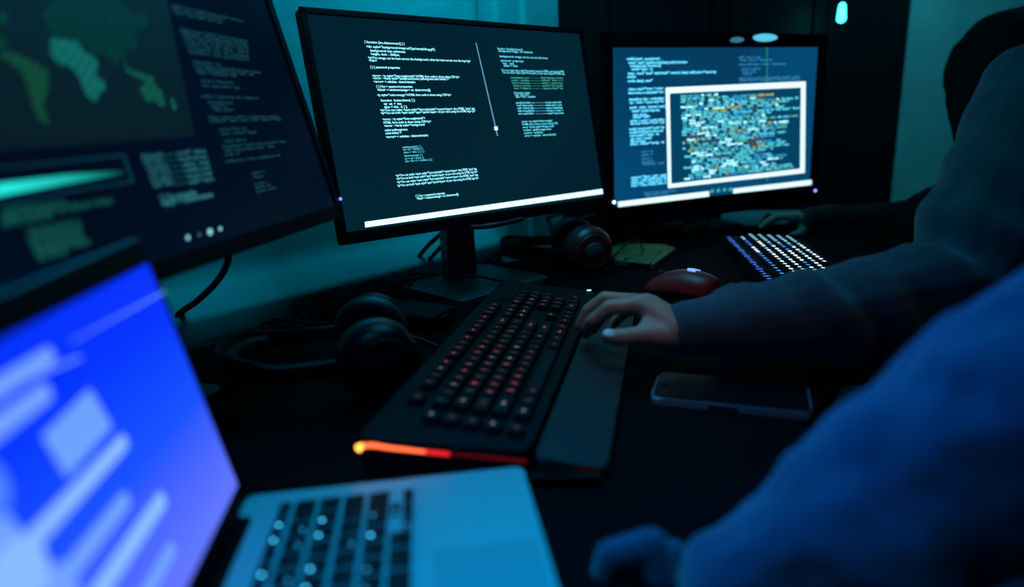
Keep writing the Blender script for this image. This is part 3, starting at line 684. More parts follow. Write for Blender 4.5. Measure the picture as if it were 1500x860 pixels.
def rowbar(x0,y0,x1,y1,hw,name,m,lift=.0008):
    u0,v0=uv(sL,x0,y0); u1,v1=uv(sL,x1,y1); u0=max(u0,.001)
    b=bmesh.new(); vs=[]
    for k in range(9): t=math.pi/2-math.pi*k/8; vs.append((u1+hw*.8*math.cos(t),v1-hw*math.sin(t)))
    vs+=[(u0,v0+hw),(u0,v0-hw)]
    vs=[(max(.0005,min(sL.w-.0005,p[0])),max(.0005,min(sL.h-.0005,p[1]))) for p in vs]
    poly(b,sL,vs,lift=lift,uvs=True); obj(name,b,m,scL)
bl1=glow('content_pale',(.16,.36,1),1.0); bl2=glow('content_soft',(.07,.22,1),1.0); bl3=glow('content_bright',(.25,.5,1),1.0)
Z5=lambda x,y:(x/1.792,380+y/1.792)
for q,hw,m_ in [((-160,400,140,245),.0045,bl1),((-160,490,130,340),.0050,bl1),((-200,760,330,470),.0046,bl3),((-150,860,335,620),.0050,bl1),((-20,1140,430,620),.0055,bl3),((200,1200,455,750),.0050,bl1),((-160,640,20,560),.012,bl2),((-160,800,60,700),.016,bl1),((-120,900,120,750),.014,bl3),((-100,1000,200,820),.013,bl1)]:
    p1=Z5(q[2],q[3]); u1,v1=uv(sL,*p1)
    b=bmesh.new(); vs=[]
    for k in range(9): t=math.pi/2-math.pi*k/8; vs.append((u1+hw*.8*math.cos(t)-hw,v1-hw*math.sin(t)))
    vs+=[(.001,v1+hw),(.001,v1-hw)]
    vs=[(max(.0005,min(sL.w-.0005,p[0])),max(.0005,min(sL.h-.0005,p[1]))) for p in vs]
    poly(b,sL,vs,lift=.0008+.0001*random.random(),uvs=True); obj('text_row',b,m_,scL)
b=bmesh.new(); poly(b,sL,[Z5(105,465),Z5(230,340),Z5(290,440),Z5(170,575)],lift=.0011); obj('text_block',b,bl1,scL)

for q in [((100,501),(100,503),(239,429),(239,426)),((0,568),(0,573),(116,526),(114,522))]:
    b=bmesh.new(); poly(b,sL,[(max(.0006,uv(sL,*p)[0]),uv(sL,*p)[1]) for p in q],lift=.0013,uvs=True); obj('reflection_streak',b,bl1,scL)  # reflection streaks drawn as glowing lines on the laptop screen

# ================================================================== HEADPHONES
def headphones(label, c, yawd, Rb, arm, cupr, m_main, m_ring, tilt=0, seat=None, group=None):
    H=root('headphones',(c.x,c.y,DZ),label,'headphones')
    mx=rz(Vector((c.x,c.y,DZ)),yawd)
    zc=cupr*1.02+.001; bw=.017
    # band: half ellipse in the plan, ribbon section
    def P(t): # t 0..1
        a_=math.pi/2+math.pi*t; return Vector((Rb*1.05*math.cos(a_),Rb*math.sin(a_),zc+.006*math.sin(math.pi*t)))
    b=bmesh.new(); rings=[]
    N=36
    pts=[Vector((arm,Rb,zc)),Vector((arm*.5,Rb,zc))]+[P(k/N) for k in range(N+1)]+[Vector((arm*.5,-Rb,zc)),Vector((arm,-Rb,zc))]
    for i,p in enumerate(pts):
        d=(pts[min(i+1,len(pts)-1)]-pts[max(i-1,0)]).normalized(); o_=Vector((d.y,-d.x,0))
        wv=bw*(.55+.45*math.sin(math.pi*i/(len(pts)-1))); th_=.006
        rr=[]
        for k in range(12):
            a_=2*math.pi*k/12; rr.append(b.verts.new(mx@(p+o_*th_*math.cos(a_)+Vector((0,0,wv*math.sin(a_))))))
        rings.append(rr)
    for x,y in zip(rings,rings[1:]):
        for k in range(12): f=b.faces.new((x[k],x[(k+1)%12],y[(k+1)%12],y[k])); f.smooth=True
    b.faces.new(rings[0][::-1]); b.faces.new(rings[-1]); bmesh.ops.recalc_face_normals(b,faces=b.faces)
    obj('headband',b,m_main,H)
    b=bmesh.new(); 
    pp=[P(.15+.7*k/12) for k in range(13)]
    tube(b,[mx@(p*1-Vector((p.x,p.y,0)).normalized()*.009) for p in pp],.009,n=2,seg=12); obj('headband_pad',b,M['leather'],H)
    for sgn in (1,-1):
        cc=Vector((arm+.012,sgn*(Rb-.002),zc))
        ax=Vector((0,sgn,0)); ax.rotate(Matrix.Rotation(math.radians(-10*sgn),3,'Z'))
        zq=ax.to_track_quat('Z','Y').to_matrix().to_4x4(); cm=mx@Matrix.Translation(cc)@zq
        b=bmesh.new(); lathe(b,cm,[(0,.028),(cupr*.55,.027),(cupr*.8,.022),(cupr*.96,.012),(cupr,.0),(cupr*.95,-.004),(0,-.005)],36); cup=obj('ear_cup',b,m_main,H)
        b=bmesh.new(); ring(b,cm@Matrix.Translation((0,0,-.013)),cupr*.74,.0125,36,12); obj('ear_pad',b,M['leather'],H)
        b=bmesh.new(); ring(b,cm@Matrix.Translation((0,0,.0245)),cupr*.66,.0028,36,8); obj('trim_ring',b,m_ring,cup)
        b=bmesh.new(); lathe(b,cm@Matrix.Translation((0,0,.0275)),[(0,.002),(cupr*.36,.0015),(cupr*.42,-.001),(0,-.002)],24); obj('cup_cap',b,M['stand'] if seat else M['plastic'],cup)
        b=bmesh.new(); hullbm(b,[(mx@Vector((arm-.02,sgn*(Rb+.002),zc)),(.008,.008,.010)),(mx@Vector((arm+.012,sgn*(Rb+.012),zc)),(.006,.006,.008))],10); obj('yoke',b,m_main,H,smooth=True)
    return H
hc=Vector((-.262,.722,0))
headphones('black over-ear headphones lying beside the laptop, in front of the middle monitor foot',hc,14,.066,.088,.046,M['gloss'],M['plastic'])
headphones('dark headphones with red ear cups lying behind the large black keyboard',Vector((.055,1.295,0)),8,.066,.075,.047,M['plastic'],M['red'],seat=1)
HP2=[o for o in bpy.data.objects if o.name.startswith('ear_cup')][-2:]
for o in HP2: o.data.materials[0]=M['red']

# ================================================================== MICE
def mouse(label,c,yawd,m_body,m_side,L=.128,Wd=.066,Hh=.042,logo=None):
    R=root('computer_mouse',(c.x,c.y,DZ),label,'mouse'); mx=rz(Vector((c.x,c.y,DZ)),yawd)   # +x = front
    def shell(bm,w,h,z0,x0=-1,x1=1,n=24):
        rows=[]
        for i in range(n+1):
            u=i/n; x=L/2*(x0+(x1-x0)*u); q=(x/(L/2))
            wid=w*(max(0,1-abs(q)**3.2))**.5*(1-.10*math.cos(q*2.4))/2+.001
            hh=h*(max(0,1-((q+.28)/1.30)**2))**.75 if abs((q+.28)/1.30)<1 else 0; hh=max(hh,.006)
            rows.append([bm.verts.new(mx@Vector((x,-wid*math.cos(math.pi*k/14)*(1 if k not in (0,14) else 1.0),z0+hh*math.sin(math.pi*k/14)**.75))) for k in range(15)])
        for a,b2 in zip(rows,rows[1:]):
            for k in range(14): f=bm.faces.new((a[k],a[k+1],b2[k+1],b2[k])); f.smooth=True
            f=bm.faces.new((a[0],b2[0],b2[14],a[14]))
        bm.faces.new(rows[0]); bm.faces.new(rows[-1][::-1]); bmesh.ops.recalc_face_normals(bm,faces=bm.faces)
    b=bmesh.new(); shell(b,Wd,Hh,.002); body=obj('mouse_body',b,m_body,R)
    b=bmesh.new(); shell(b,Wd*1.05,Hh*.62,.001,-.88,.8); obj('side_grip',b,m_side,R)
    b=bmesh.new(); lathe(b,mx@Matrix.Translation((L*.28,0,Hh*.66))@Matrix.Rotation(math.pi/2,4,'X'),[(0,-.004),(.009,-.004),(.010,0),(.009,.004),(0,.004)],20); obj('scroll_wheel',b,M['rubber'],R)
    b=bmesh.new(); tube(b,[mx@Vector((L*.1,0,Hh*.94)),mx@Vector((L*.3,0,Hh*.72)),mx@Vector((L*.44,0,Hh*.45))],.0008,n=3,seg=6); obj('button_seam',b,M['rubber'],body)
    return R,mx
mc=G(992,436,.0)+Vector((0,.03,0))
MR,mmx=mouse('dark red gaming mouse with a glowing blue logo behind the typing hand',Vector((.283,1.072,0)),135,M['mousemat'],M['gloss'],L=.135,Wd=.07,Hh=.043)
b=bmesh.new()
for dx,dy in [(0,0)]:
    t=bmesh.new(); pts=[(-.010,-.007),(.004,-.009),(.012,-.003),(.006,.008),(-.008,.007),(-.004,0)]
    lo=[t.verts.new((x,y,.0)) for x,y in pts]; hi=[t.verts.new((x,y,.001)) for x,y in pts]; t.faces.new(hi); t.faces.new(lo[::-1])
    for i in range(6): t.faces.new((lo[i],lo[(i+1)%6],hi[(i+1)%6],hi[i]))
    bmesh.ops.transform(t,matrix=mmx@Matrix.Translation((-.022,0,.0445))@Matrix.Rotation(math.radians(-4),4,'Y'),verts=t.verts); merge(b,t)
obj('glowing_logo',b,glow('logo_blue',(.12,.22,1),2.2),MR)

# ================================================================== SMALL THINGS ON THE DESK
def phone(label,c,yawd,L=.148,Wd=.074):
    R=root('smartphone',(c.x,c.y,DZ),label,'phone'); mx=rz(Vector((c.x,c.y,DZ)),yawd)
    q=[(-L/2,-Wd/2),(L/2,-Wd/2),(L/2,Wd/2),(-L/2,Wd/2)]
    b=bmesh.new(); prism(b,mx,q,.0005,.0085,rnd=.012,bev=.0022); obj('phone_body',b,mat('phone_edge',(.4,.45,.5),.38,metal=.7),R)
    q=[(x*.985,y*.97) for x,y in q]
    b=bmesh.new(); prism(b,mx,q,.0085,.0092,rnd=.011); obj('phone_glass',b,M['gloss'],R)
    b=bmesh.new(); lathe(b,mx@Matrix.Translation((-L*.43,0,.0093)),[(0,.0002),(.0045,.0002),(.005,0),(0,0)],16); obj('home_button',b,M['plastic'],R)
    b=bmesh.new(); box(b,mx,-.02,.01,-Wd/2-.0012,-Wd/2+.001,.003,.006,bev=.0004); obj('side_button',b,M['plastic'],R)
pa=G(955,583,.008); pb=G(1187,606,.008); pd=(pb-pa).normalized(); pn=Vector((-pd.y,pd.x,0))
pc=(pa+pb)/2+pn*.037
phone('black smartphone lying flat under the forearm with a lit near edge',pc,math.degrees(math.atan2(pd.y,pd.x)),L=(pb-pa).length+.004)
# power brick between headphones and keyboard
c=Vector((-.168,.985,0)); R=root('power_adapter',(c.x,c.y,DZ),'matt black power adapter brick on the desk behind the black headphones','power adapter')
mx=rz(Vector((c.x,c.y,DZ)),-28); b=bmesh.new(); box(b,mx,-.075,.075,-.035,.035,0.0003,.026,bev=.005,seg=3); obj('adapter_case',b,M['plastic'],R)
b=bmesh.new(); box(b,mx,.072,.080,-.012,.012,.006,.020,bev=.002); obj('socket',b,M['gloss'],R)
# olive card / pouch
R=root('card_pouch',tuple(G(945,382,0)),'flat olive yellow paper pouch lying behind the red mouse','pouch'); 
pts=[G(893,372,0),G(903,388,0),G(957,394,0),G(990,370,0),G(975,364,0),G(905,362,0)]
b=bmesh.new(); prism(b,I4,[(q.x,q.y) for q in pts],DZ+.0005,DZ+.010,bev=.002); obj('pouch',b,M['olive'],R)
b=bmesh.new(); prism(b,I4,[(q.x,q.y) for q in [G(912,366,.01),G(918,384,.01),G(950,388,.01),G(970,368,.01)]],DZ+.010,DZ+.012,bev=.0005); obj('flap',b,mat('olive_flap',(.22,.11,.03),.7,var=.3,vscale=60),R)
# black device behind the red headphones
c=G(840,338,0); R=root('power_strip',(c.x,c.y,DZ),'black power strip behind the red headphones by the wall','power strip')
mx=rz(Vector((c.x+.02,c.y-.02,DZ)),28); b=bmesh.new(); box(b,mx,-.16,.16,-.03,.03,0.0003,.040,bev=.006,seg=3); obj('strip_case',b,M['plastic'],R)
for k in range(4):
    b=bmesh.new(); lathe(b,mx@Matrix.Translation((-.11+.07*k,0,.040)),[(.015,.0),(.019,.002),(.020,.0)],24); lathe(b,mx@Matrix.Translation((-.11+.07*k,0,.0405)),[(0,.0),(.015,.0)],20); obj('socket',b,M['gloss'],R)
b=bmesh.new(); box(b,mx,-.155,-.14,-.012,.012,.040,.045,bev=.002); obj('switch',b,M['stand'],R)
# pale pad and mouse of the far person
pts=[G(1050,333,0),G(1165,331,0),G(1185,316,0),G(1188,310,0),G(1060,311,0)]
b=bmesh.new(); prism(b,I4,[(q.x,q.y) for q in pts],DZ+.0004,DZ+.004,bev=.001)
tag(obj('mouse_pad',b,M['paper'],loc=(G(1120,322,0).x,G(1120,322,0).y,DZ)),'pale mouse pad under the far hand behind the right monitor','mouse pad')
c=G(1132,322,.012); mouse('pale computer mouse on the pale pad under the far hand',Vector((c.x+.01,c.y-.02,0)),150,M['white'],M['stand'],L=.10,Wd=.058,Hh=.032)

# ================================================================== CABLES
def cable(label,pts,r=.003,name='cable',group=None):
    b=bmesh.new(); tube(b,pts,r,n=10,seg=8); p0=Vector(pts[0]); o=obj(name,b,M['rubber'],loc=p0); tag(o,label,'cable',group); return o
cable('thick black cable hanging from the left monitor down to the desk',[W(336,352,.80),W(333,385,.84),W(318,412,.88),W(290,440,.90),W(258,465,.90),W(246,505,.86),G(238,590,.004)],.0045)
cable('black cable looping behind the middle monitor stand, left one',[W(655,335,1.22),W(625,362,1.24),W(604,390,1.24),W(594,410,1.23),G(590,420,.012)],.0042)
cable('black cable looping behind the middle monitor stand, right one',[W(668,338,1.22),W(640,368,1.25),W(618,392,1.25),W(605,408,1.24),G(600,418,.012)],.0042)
cable('thin cable crossing the foot of the middle monitor',[G(577,418,.006),W(588,405,1.22),W(612,400,1.21),W(650,402,1.195),W(700,405,1.19),G(735,412,.012),G(760,414,.008)],.0024)
cable('upper black cable sweeping from under the middle monitor to the red headphones',[W(905,298,1.5),W(850,306,1.5),W(800,320,1.5),W(760,340,1.48),W(735,362,1.46),G(722,385,.004)],.0042)
cable('lower black cable running beside the upper one towards the right monitor',[W(900,308,1.55),W(860,318,1.55),W(820,325,1.55),W(785,345,1.55),W(765,358,1.5),G(750,372,.004)],.0042)
cable('short black cable tucked under the middle monitor edge',[W(690,333,1.08),W(715,332,1.09),W(740,327,1.11),W(765,321,1.13)],.004)
cable('thin black cable coiled on the desk near the wall above the black headphones',[G(392,482,.003),G(388,472,.004),G(402,462,.006),G(436,458,.008),G(448,468,.006),G(440,478,.004),G(400,474,.004),G(392,468,.006),G(430,470,.009),G(470,474,.004),G(520,470,.003),G(560,478,.003)],.0025)
cable('thin cable running from the power adapter towards the keyboard',[G(560,462,.018),G(580,474,.018),G(598,490,.012),G(618,498,.006),G(642,508,.003)],.0022)
cable('thin braided cable between the red headphones and the pouch',[G(890,382,.004),G(905,370,.015),G(925,352,.03),G(940,360,.02),G(938,375,.011),G(915,380,.0125)],.002)
for k in range(4):
    x0=900+k*34; cable(['tangled black cable under the left corner of the right monitor','tangled black cable looping left of the right monitor stand','tangled black cable looping at the right monitor stand','black cable looping right of the right monitor stand'][k],
      [G(x0-10,334,.004),G(x0+5,322,.02),G(x0+22,315,.035),G(x0+36,322,.03),G(x0+30,332,.012),G(x0+12,331,.004),G(x0+30,336,.004)],.0035,group=None)

# ================================================================== PEOPLE
def fold(amp, sc, off=0):
    def f(co):
        q=co*sc; return amp*(noise.noise(Vector((q.x,q.y,q.z+off)))+.5*noise.noise(Vector((q.x*2.3,q.y*2.3,q.z*2.3+off))))
    return f
def head_parts(b,c,fwd,r=.095,tiltd=0):
    fwd=fwd.normalized(); s_=fwd.cross(Vector((0,0,1))).normalized(); up=Vector((0,0,1))
    hullbm(b,[(c+up*.03-fwd*.01,(r*.86,r*.86,r*.9)),(c-up*.04+fwd*.035,(.045,.045,.05))],14)
    hullbm(b,[(c-up*.075+fwd*.06,.022),(c-up*.05+fwd*.03,.05)],10)
    hullbm(b,[(c+up*.015+fwd*.070,.007),(c-up*.020+fwd*.086,.011)],8)
    for q in (1,-1):
        hullbm(b,[(c+s_*q*.078-up*.005,(.012,.012,.03)),(c+s_*q*.084+up*.01,(.008,.014,.02))],8)
        hullbm(b,[(c+s_*q*.03+fwd*.060+up*.02,.013)],8)
    hullbm(b,[(c-up*.05+fwd*.076+s_*.02,.007),(c-up*.05+fwd*.076-s_*.02,.007)],8)
    hullbm(b,[(c-up*.08-fwd*.015,.05),(c-up*.18-fwd*.035,.058)],12)

# ---- P1 : typing person, right hand on the keyboard
P1=root('person',(.78,.80,0),'person in a navy hoodie typing with the right hand on the red-lit keyboard','person')
fwd=Vector((-1,.05,0)); sh_r=W(1545,155,.88); sh_l=Vector((.78,.50,DZ+.27)); neck=Vector((.78,.70,DZ+.38)); hip=Vector((.90,.68,DZ-.22))
el=W(1410,432,.74); wr=W(1000,484,.725)
b=bmesh.new()
# hand
kn=[W(941,447,.738),W(947,444,.760),W(954,446,.780),W(964,451,.797)]           # MCP joints index..little
pip=[W(893,450,.742),W(886,438,.768),W(900,449,.790),W(918,455,.806)]
dip=[W(868,470,.745),W(861,455,.774),W(880,465,.795),W(902,470,.812)]
tip=[G(858,489,.034),W(849,478,.780),W(868,484,.797),W(893,485,.812)]
rr=[(.0105,.0092,.0080,.0068),(.0108,.0095,.0080,.0068),(.0102,.0090,.0076,.0065),(.0092,.0078,.0066,.0056)]
for k in range(4):
    chain(b,[kn[k],pip[k],dip[k],tip[k]],rr[k],12)
    hullbm(b,[(wr+Vector((-.012,.000,.004))+Vector((0,.008*(k-1),0)),.019),(kn[k],.0125 if k<3 else .011)],12)
for k in range(3): hullbm(b,[(kn[k],.0118),(kn[k+1],.0112),(kn[k]*.35+wr*.65,.0165)],12)
tc_=W(975,492,.712); tm=W(940,491,.706); ti=W(912,494,.704); tt_=W(891,494,.704)
hullbm(b,[(wr+Vector((-.004,-.006,-.002)),.020),(tc_,.0155),(kn[0]*.45+wr*.55,.014)],12)
chain(b,[tc_,tm,ti,tt_],[.0165,.0112,.0100,.0086],12)
hullbm(b,[(tm,.0095),(tc_,.014),(kn[0]*.6+tc_*.4,.0085)],12)
# forearm, upper arm, torso
hullbm(b,[(wr,(.028,.021,.020)),(wr+(el-wr)*.25,.030)],14); chain(b,[wr+(el-wr)*.25,wr+(el-wr)*.7,el],[.030,.041,.040],14)
chain(b,[el,sh_r],[.042,.055],14)
chain(b,[sh_l,Vector((.82,.44,DZ+.02)),Vector((.67,.57,DZ-.09)),Vector((.63,.60,DZ-.09))],[.055,.04,.026,.022],12)
for k in range(4): chain(b,[Vector((.63,.585+.016*k,DZ-.09)),Vector((.585,.60+.018*k,DZ-.085)),Vector((.56,.61+.018*k,DZ-.10))],[.012,.010,.008],8)
hullbm(b,[(sh_r,.06),(sh_l,.06),(neck,.06)],14); hullbm(b,[(sh_r+Vector((.04,-.03,-.03)),.08),(sh_l+Vector((.04,.03,-.03)),.08),(hip+Vector((0,.09,0)),.10),(hip-Vector((0,.09,0)),.10)],14)
hullbm(b,[(neck,.055),(neck+Vector((-.02,0,.06)),.052)],12); head_parts(b,neck+Vector((-.06,0,.20)),Vector((-1,.1,-.1)))
for q in (.10,-.10):
    chain(b,[hip+Vector((0,q,-.02)),Vector((.50,.70+q*1.5,DZ-.21)),Vector((.52,.70+q*1.5,.08))],[.085,.062,.042],12); hullbm(b,[(Vector((.53,.70+q*1.5,.045)),.040),(Vector((.38,.70+q*1.5,.035)),.032)],10)
body1=remesh(b,.0027,2,None,None,'person_body',M['skin']); body1.parent=P1; body1.location=-LOC[P1]; 
# nail on the thumb
nm=tt_; b=bmesh.new(); t=bmesh.new(); bmesh.ops.create_uvsphere(t,u_segments=16,v_segments=10,radius=1)
vd=(CAM-tt_).normalized(); xa=(tt_-ti).normalized(); nn=(Vector((-.1,-.55,.83))); nn=(nn-xa*nn.dot(xa)).normalized()
for v in t.verts: v.co=Vector((v.co.x*.0075,v.co.y*.0062,v.co.z*.0022))
bmesh.ops.transform(t,matrix=frame(tt_+nn*.0072-xa*.0005,xa,nn.cross(xa),nn),verts=t.verts); merge(b,t); obj('thumb_nail',b,M['nail'],P1,smooth=True)
# hoodie
b=bmesh.new()
ax=(el-wr); cuff0=wr+ax*.015; cuff1=wr+ax*.20
chain(b,[cuff0,wr+ax*.10,cuff1],[.0335,.036,.039],16)
hullbm(b,[(cuff1,.0475),(cuff1+ax*.025,.0475)],16)
chain(b,[cuff1+ax*.02,wr+ax*.38,wr+ax*.62,wr+ax*.85,el],[.041,.049,.059,.068,.070],16)
chain(b,[el,el*.6+sh_r*.4,sh_r],[.072,.084,.092],16)
chain(b,[sh_l,Vector((.82,.44,DZ+.02)),Vector((.68,.56,DZ-.085))],[.088,.066,.042],12)
hullbm(b,[(sh_r+Vector((.02,0,.0)),.088),(sh_l,.088),(neck+Vector((0,0,-.05)),.08)],16)
hullbm(b,[(sh_r+Vector((.03,-.03,-.04)),.105),(sh_l+Vector((.04,.03,-.03)),.105),(hip+Vector((0,.10,-.02)),.135),(hip-Vector((0,.10,.02)),.135)],16)
hullbm(b,[(neck+Vector((.03,.07,.02)),.055),(neck+Vector((.03,-.07,.02)),.055),(neck+Vector((.07,0,.0)),.06)],14)
hullbm(b,[(sh_r+Vector((-.03,-.02,-.10)),.07),(hip+Vector((-.12,.06,.0)),.08),(hip+Vector((-.12,-.1,0)),.08)],14)
def f1_(co):
    u=(co-wr).dot(ax)/ax.length_squared
    w_=max(0,min(1,(u-.25)/.2)); v=.0085*w_*math.sin(u*30+3.5*noise.noise(co*8)+co.z*30)*max(0,noise.noise(co*7)+.4)
    # cuff seam
    v+= .0012*math.exp(-((u-.192)/.006)**2)-.0025*math.exp(-((u-.21)/.005)**2)
    return v+fold(.005,11)(co)*(.25+.75*w_)
hd=remesh(b,.004,2,f1_,P1,'hoodie',M['navy'])
b=bmesh.new()
for q in (.10,-.10):
    chain(b,[hip+Vector((0,q,-.03)),Vector((.50,.70+q*1.5,DZ-.21)),Vector((.52,.70+q*1.5,.12))],[.105,.082,.065],12)
hullbm(b,[(hip+Vector((0,.09,-.06)),.11),(hip-Vector((0,.09,.06)),.11)],12)
remesh(b,.007,2,fold(.004,9),P1,'trousers',M['denim'])
b=bmesh.new(); hullbm(b,[(neck+Vector((-.045,0,.245)),(.095,.085,.075)),(neck+Vector((-.02,0,.18)),(.075,.085,.08))],14); remesh(b,.006,2,fold(.006,30),P1,'hair',M['hair'])

# ---- P2 : far hooded person
P2=root('person',(1.40,1.66,0),'person in a black hoodie, hood up, reaching for the mouse on the pale pad','person')
sh_r=W(1475,285,1.78); sh_l=Vector((1.36,1.42,DZ+.22)); neck=W(1508,118,1.65)+Vector((0,0,-.16)); hip=Vector((1.52,1.62,DZ-.22))
wr=W(1192,326,1.60); el=Vector((.92,1.62,DZ+.06)); el=W(1345,330,1.62)
b=bmesh.new(); 
kn=[W(1160,318,1.585+.018*k) for k in range(4)]; 
for k in range(4):
    k0=kn[k]; chain(b,[k0,k0+Vector((-.035,.004,.002)),k0+Vector((-.058,.004,-.010)),k0+Vector((-.072,.004,-.022))],[.0105,.0095,.0085,.0075],10)
    hullbm(b,[(wr,.021),(k0,.0125)],10)
chain(b,[wr+Vector((-.02,-.01,-.008)),wr+Vector((-.045,-.03,-.02)),wr+Vector((-.07,-.03,-.028))],[.016,.0115,.0095],10)
chain(b,[wr,el,sh_r],[.026,.042,.055],12)
chain(b,[sh_l,Vector((1.28,1.30,DZ+.04)),Vector((1.14,1.38,DZ-.07)),Vector((1.09,1.42,DZ-.08))],[.055,.04,.028,.022],12)
for k in range(4): chain(b,[Vector((1.09,1.40+.016*k,DZ-.08)),Vector((1.04,1.41+.018*k,DZ-.08)),Vector((1.01,1.41+.018*k,DZ-.095))],[.012,.010,.008],8)
hullbm(b,[(sh_r,.06),(sh_l,.06),(neck,.06)],14); hullbm(b,[(sh_r+Vector((.04,-.03,-.03)),.08),(sh_l+Vector((.04,.03,-.03)),.08),(hip+Vector((0,.09,0)),.10),(hip-Vector((0,.09,0)),.10)],14)
head_parts(b,neck+Vector((-.05,0,.16)),Vector((-1,.05,-.15)))
for q in (.10,-.10):
    chain(b,[hip+Vector((0,q,-.02)),Vector((1.1,1.64+q*1.5,DZ-.2)),Vector((1.12,1.64+q*1.5,.08))],[.085,.062,.042],12); hullbm(b,[(Vector((1.13,1.64+q*1.5,.045)),.040),(Vector((.98,1.64+q*1.5,.035)),.032)],10)
body2=remesh(b,.0045,2,None,None,'person_body',M['skin']); body2.parent=P2; body2.location=-LOC[P2]
b=bmesh.new()
ax=el-wr; chain(b,[wr-ax*.02,wr+ax*.5,el],[.036,.05,.064],14); chain(b,[el,el*.5+sh_r*.5,sh_r],[.07,.085,.10],14)
chain(b,[sh_l,Vector((1.28,1.30,DZ+.04)),Vector((1.13,1.385,DZ-.07))],[.095,.065,.042],12)
hullbm(b,[(sh_r,.09),(sh_l,.09),(neck+Vector((0,0,-.02)),.09)],14)
hullbm(b,[(sh_r+Vector((.03,-.03,-.04)),.12),(sh_l+Vector((.03,.03,-.04)),.12),(hip+Vector((0,.1,-.05)),.14),(hip-Vector((0,.1,.05)),.14)],14)
hullbm(b,[(neck+Vector((.0,0,.20)),(.105,.125,.135)),(neck+Vector((-.100,0,.185)),(.080,.11,.125)),(neck+Vector((-.075,0,.07)),(.08,.11,.10)),(neck+Vector((.03,0,.05)),(.12,.13,.09))],16)
remesh(b,.008,3,lambda co: fold(.008,9)(co)+fold(.004,24)(co),P2,'hoodie',M['blackfab'])
b=bmesh.new()
for q in (.10,-.10): chain(b,[hip+Vector((0,q,-.03)),Vector((1.1,1.64+q*1.5,DZ-.2)),Vector((1.12,1.64+q*1.5,.12))],[.105,.082,.065],12)
hullbm(b,[(hip+Vector((0,.09,-.08)),.11),(hip-Vector((0,.09,.08)),.11)],12)
remesh(b,.009,2,None,P2,'trousers',M['blackfab'])

# ---- P0 : nearest person at the laptop
P0=root('person',(.62,.30,0),'blurred person in a blue sleeve in the near right corner, hand by the laptop','person')
wr=W(1072,862,.355); el=W(1490,640,.33); sh_r=Vector((.52,.36,DZ+.22)); sh_l=Vector((.58,-.02,DZ+.24)); neck=Vector((.64,.18,DZ+.32)); hip=Vector((.74,.18,DZ-.22))
b=bmesh.new()
kn=[W(985,905,.375),W(1000,890,.393),W(1018,880,.408),W(1035,872,.422)]
pip=[W(955,796,.380),W(985,812,.400),W(1008,815,.416),W(1028,820,.430)]
dip=[W(893,812,.382),W(930,822,.402),W(960,830,.418),W(990,838,.432)]
tip=[W(876,872,.384),W(905,862,.403),W(935,860,.419),W(966,862,.433)]
for k in range(4):
    chain(b,[kn[k],pip[k],dip[k],tip[k]],[.0105,.0092,.0080,.0068],12); hullbm(b,[(wr,.021),(kn[k],.0118)],12)
chain(b,[wr+Vector((-.006,-.012,-.006)),W(1030,935,.335),W(990,965,.335),W(960,975,.338)],[.017,.0125,.0105,.009],12)
chain(b,[wr,el,sh_r],[.027,.045,.055],12)
chain(b,[sh_l,Vector((.42,-.06,DZ+.10)),Vector((.24,-.02,DZ+.07)),Vector((.16,.0,DZ+.05))],[.055,.042,.03,.02],12)
hullbm(b,[(sh_r,.06),(sh_l,.06),(neck,.06)],14); hullbm(b,[(sh_r+Vector((.04,-.03,-.03)),.08),(sh_l+Vector((.04,.03,-.03)),.08),(hip+Vector((0,.09,0)),.10),(hip-Vector((0,.09,0)),.10)],14)
head_parts(b,neck+Vector((-.03,0,.18)),Vector((-1,.05,-.15)))
for q in (.10,-.10):
    chain(b,[hip+Vector((0,q,-.02)),Vector((.38,.2+q*1.5,DZ-.21)),Vector((.40,.2+q*1.5,.08))],[.085,.062,.042],12); hullbm(b,[(Vector((.41,.2+q*1.5,.045)),.040),(Vector((.26,.2+q*1.5,.035)),.032)],10)
body0=remesh(b,.0035,2,None,None,'person_body',M['skin_near']); body0.parent=P0; body0.location=-LOC[P0]
b=bmesh.new(); ax=el-wr
chain(b,[wr+ax*.03,wr+ax*.2,wr+ax*.55,el],[.033,.042,.058,.068],16)
chain(b,[el,el*.5+sh_r*.5,sh_r],[.07,.078,.088],14)
chain(b,[sh_l,Vector((.42,-.06,DZ+.10)),Vector((.22,-.015,DZ+.065))],[.085,.062,.045],12)
hullbm(b,[(sh_r,.09),(sh_l,.09),(neck+Vector((0,0,-.03)),.09)],14)
hullbm(b,[(sh_r+Vector((.03,-.03,-.04)),.11),(sh_l+Vector((.03,.03,-.04)),.11),(hip+Vector((0,.1,-.05)),.13),(hip-Vector((0,.1,.05)),.13)],14)
hullbm(b,[(W(1072,862,.355),.030),(W(1050,812,.37),.014),(W(1092,800,.36),.014)],12)
remesh(b,.005,2,lambda co: fold(.009,12)(co)+fold(.004,30)(co),P0,'hoodie',M['bluefab'])
b=bmesh.new()
for k in range(4):
    chain(b,[kn[k],pip[k],dip[k],tip[k]],(.0120,.0108,.0096,.0084),12); hullbm(b,[(wr,.0225),(kn[k],.0132)],12)
remesh(b,.003,2,None,P0,'glove',M['bluefab'],label='blue fabric covering of the near hand')
b=bmesh.new()
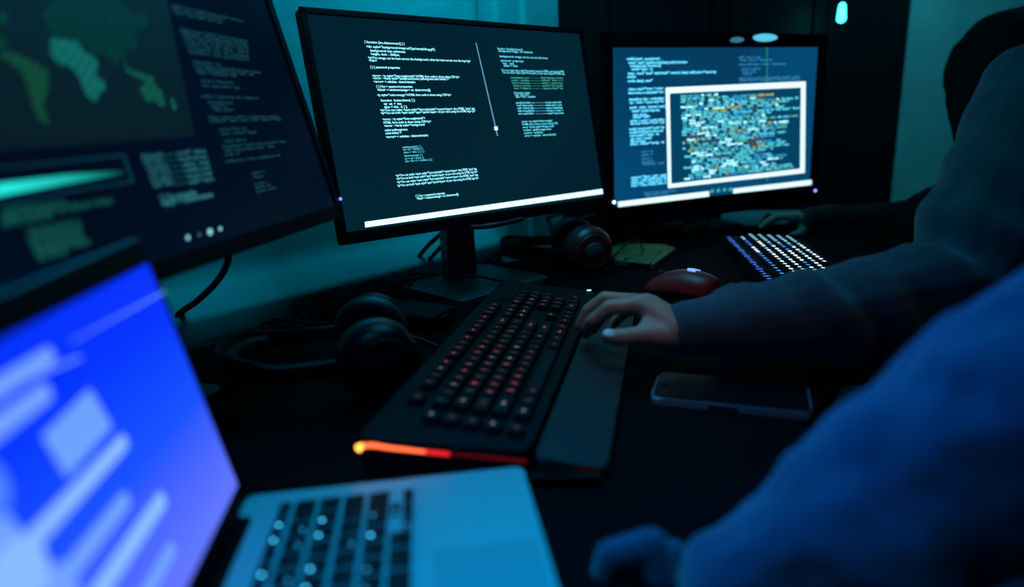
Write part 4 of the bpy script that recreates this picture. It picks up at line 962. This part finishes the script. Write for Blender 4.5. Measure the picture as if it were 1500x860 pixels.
for q in (.10,-.10): chain(b,[hip+Vector((0,q,-.03)),Vector((.38,.2+q*1.5,DZ-.22)),Vector((.40,.2+q*1.5,.12))],[.105,.082,.065],12)
hullbm(b,[(hip+Vector((0,.09,-.08)),.11),(hip-Vector((0,.09,.08)),.11)],12)
remesh(b,.009,2,None,P0,'trousers',M['denim'])
b=bmesh.new(); hullbm(b,[(neck+Vector((-.015,0,.225)),(.095,.085,.075)),(neck+Vector((.01,0,.16)),(.075,.085,.08))],14); remesh(b,.006,2,fold(.006,30),P0,'hair',M['hair'])

# chairs under the people
def chair(label,c):
    R=root('office_chair',(c.x,c.y,0),label,'chair',None); z=DZ-.22-.08
    b=bmesh.new(); box(b,rz(Vector((c.x,c.y,0)),0),-.22,.22,-.22,.22,z-.12,z-.05,bev=.03,seg=4); obj('seat',b,M['blackfab'],R,smooth=True)
    b=bmesh.new(); box(b,rz(Vector((c.x,c.y,0)),0),.245,.30,-.21,.21,z+.08,z+.55,bev=.025,seg=4); obj('backrest',b,M['blackfab'],R,smooth=True)
    b=bmesh.new(); tube(b,[(c.x+.15,c.y,z-.10),(c.x+.30,c.y,z-.08),(c.x+.30,c.y,z+.12)],.018,n=6); obj('back_support',b,M['plastic'],R)
    b=bmesh.new(); tube(b,[(c.x,c.y,.06),(c.x,c.y,z-.11)],.026,n=1,seg=16); obj('column',b,M['plastic'],R)
    for k in range(5):
        a_=2*math.pi*k/5; p=Vector((c.x+.27*math.cos(a_),c.y+.27*math.sin(a_),.06))
        b=bmesh.new(); tube(b,[(c.x,c.y,.09),p],lambda u:.022-.008*u,n=1); l_=obj('leg',b,M['plastic'],R)
        b=bmesh.new(); lathe(b,Matrix.Translation((p.x,p.y,.028))@Matrix.Rotation(a_,4,'Z')@Matrix.Rotation(math.pi/2,4,'X'),[(0,-.012),(.024,-.012),(.028,0),(.024,.012),(0,.012)],16); obj('caster',b,M['plastic'],l_)
chair('black office chair under the person in the navy hoodie',Vector((.92,.68,0)))
chair('black office chair under the person in the black hoodie',Vector((1.54,1.62,0)))
chair('black office chair under the nearest person in the blue sleeve',Vector((.76,.18,0)))
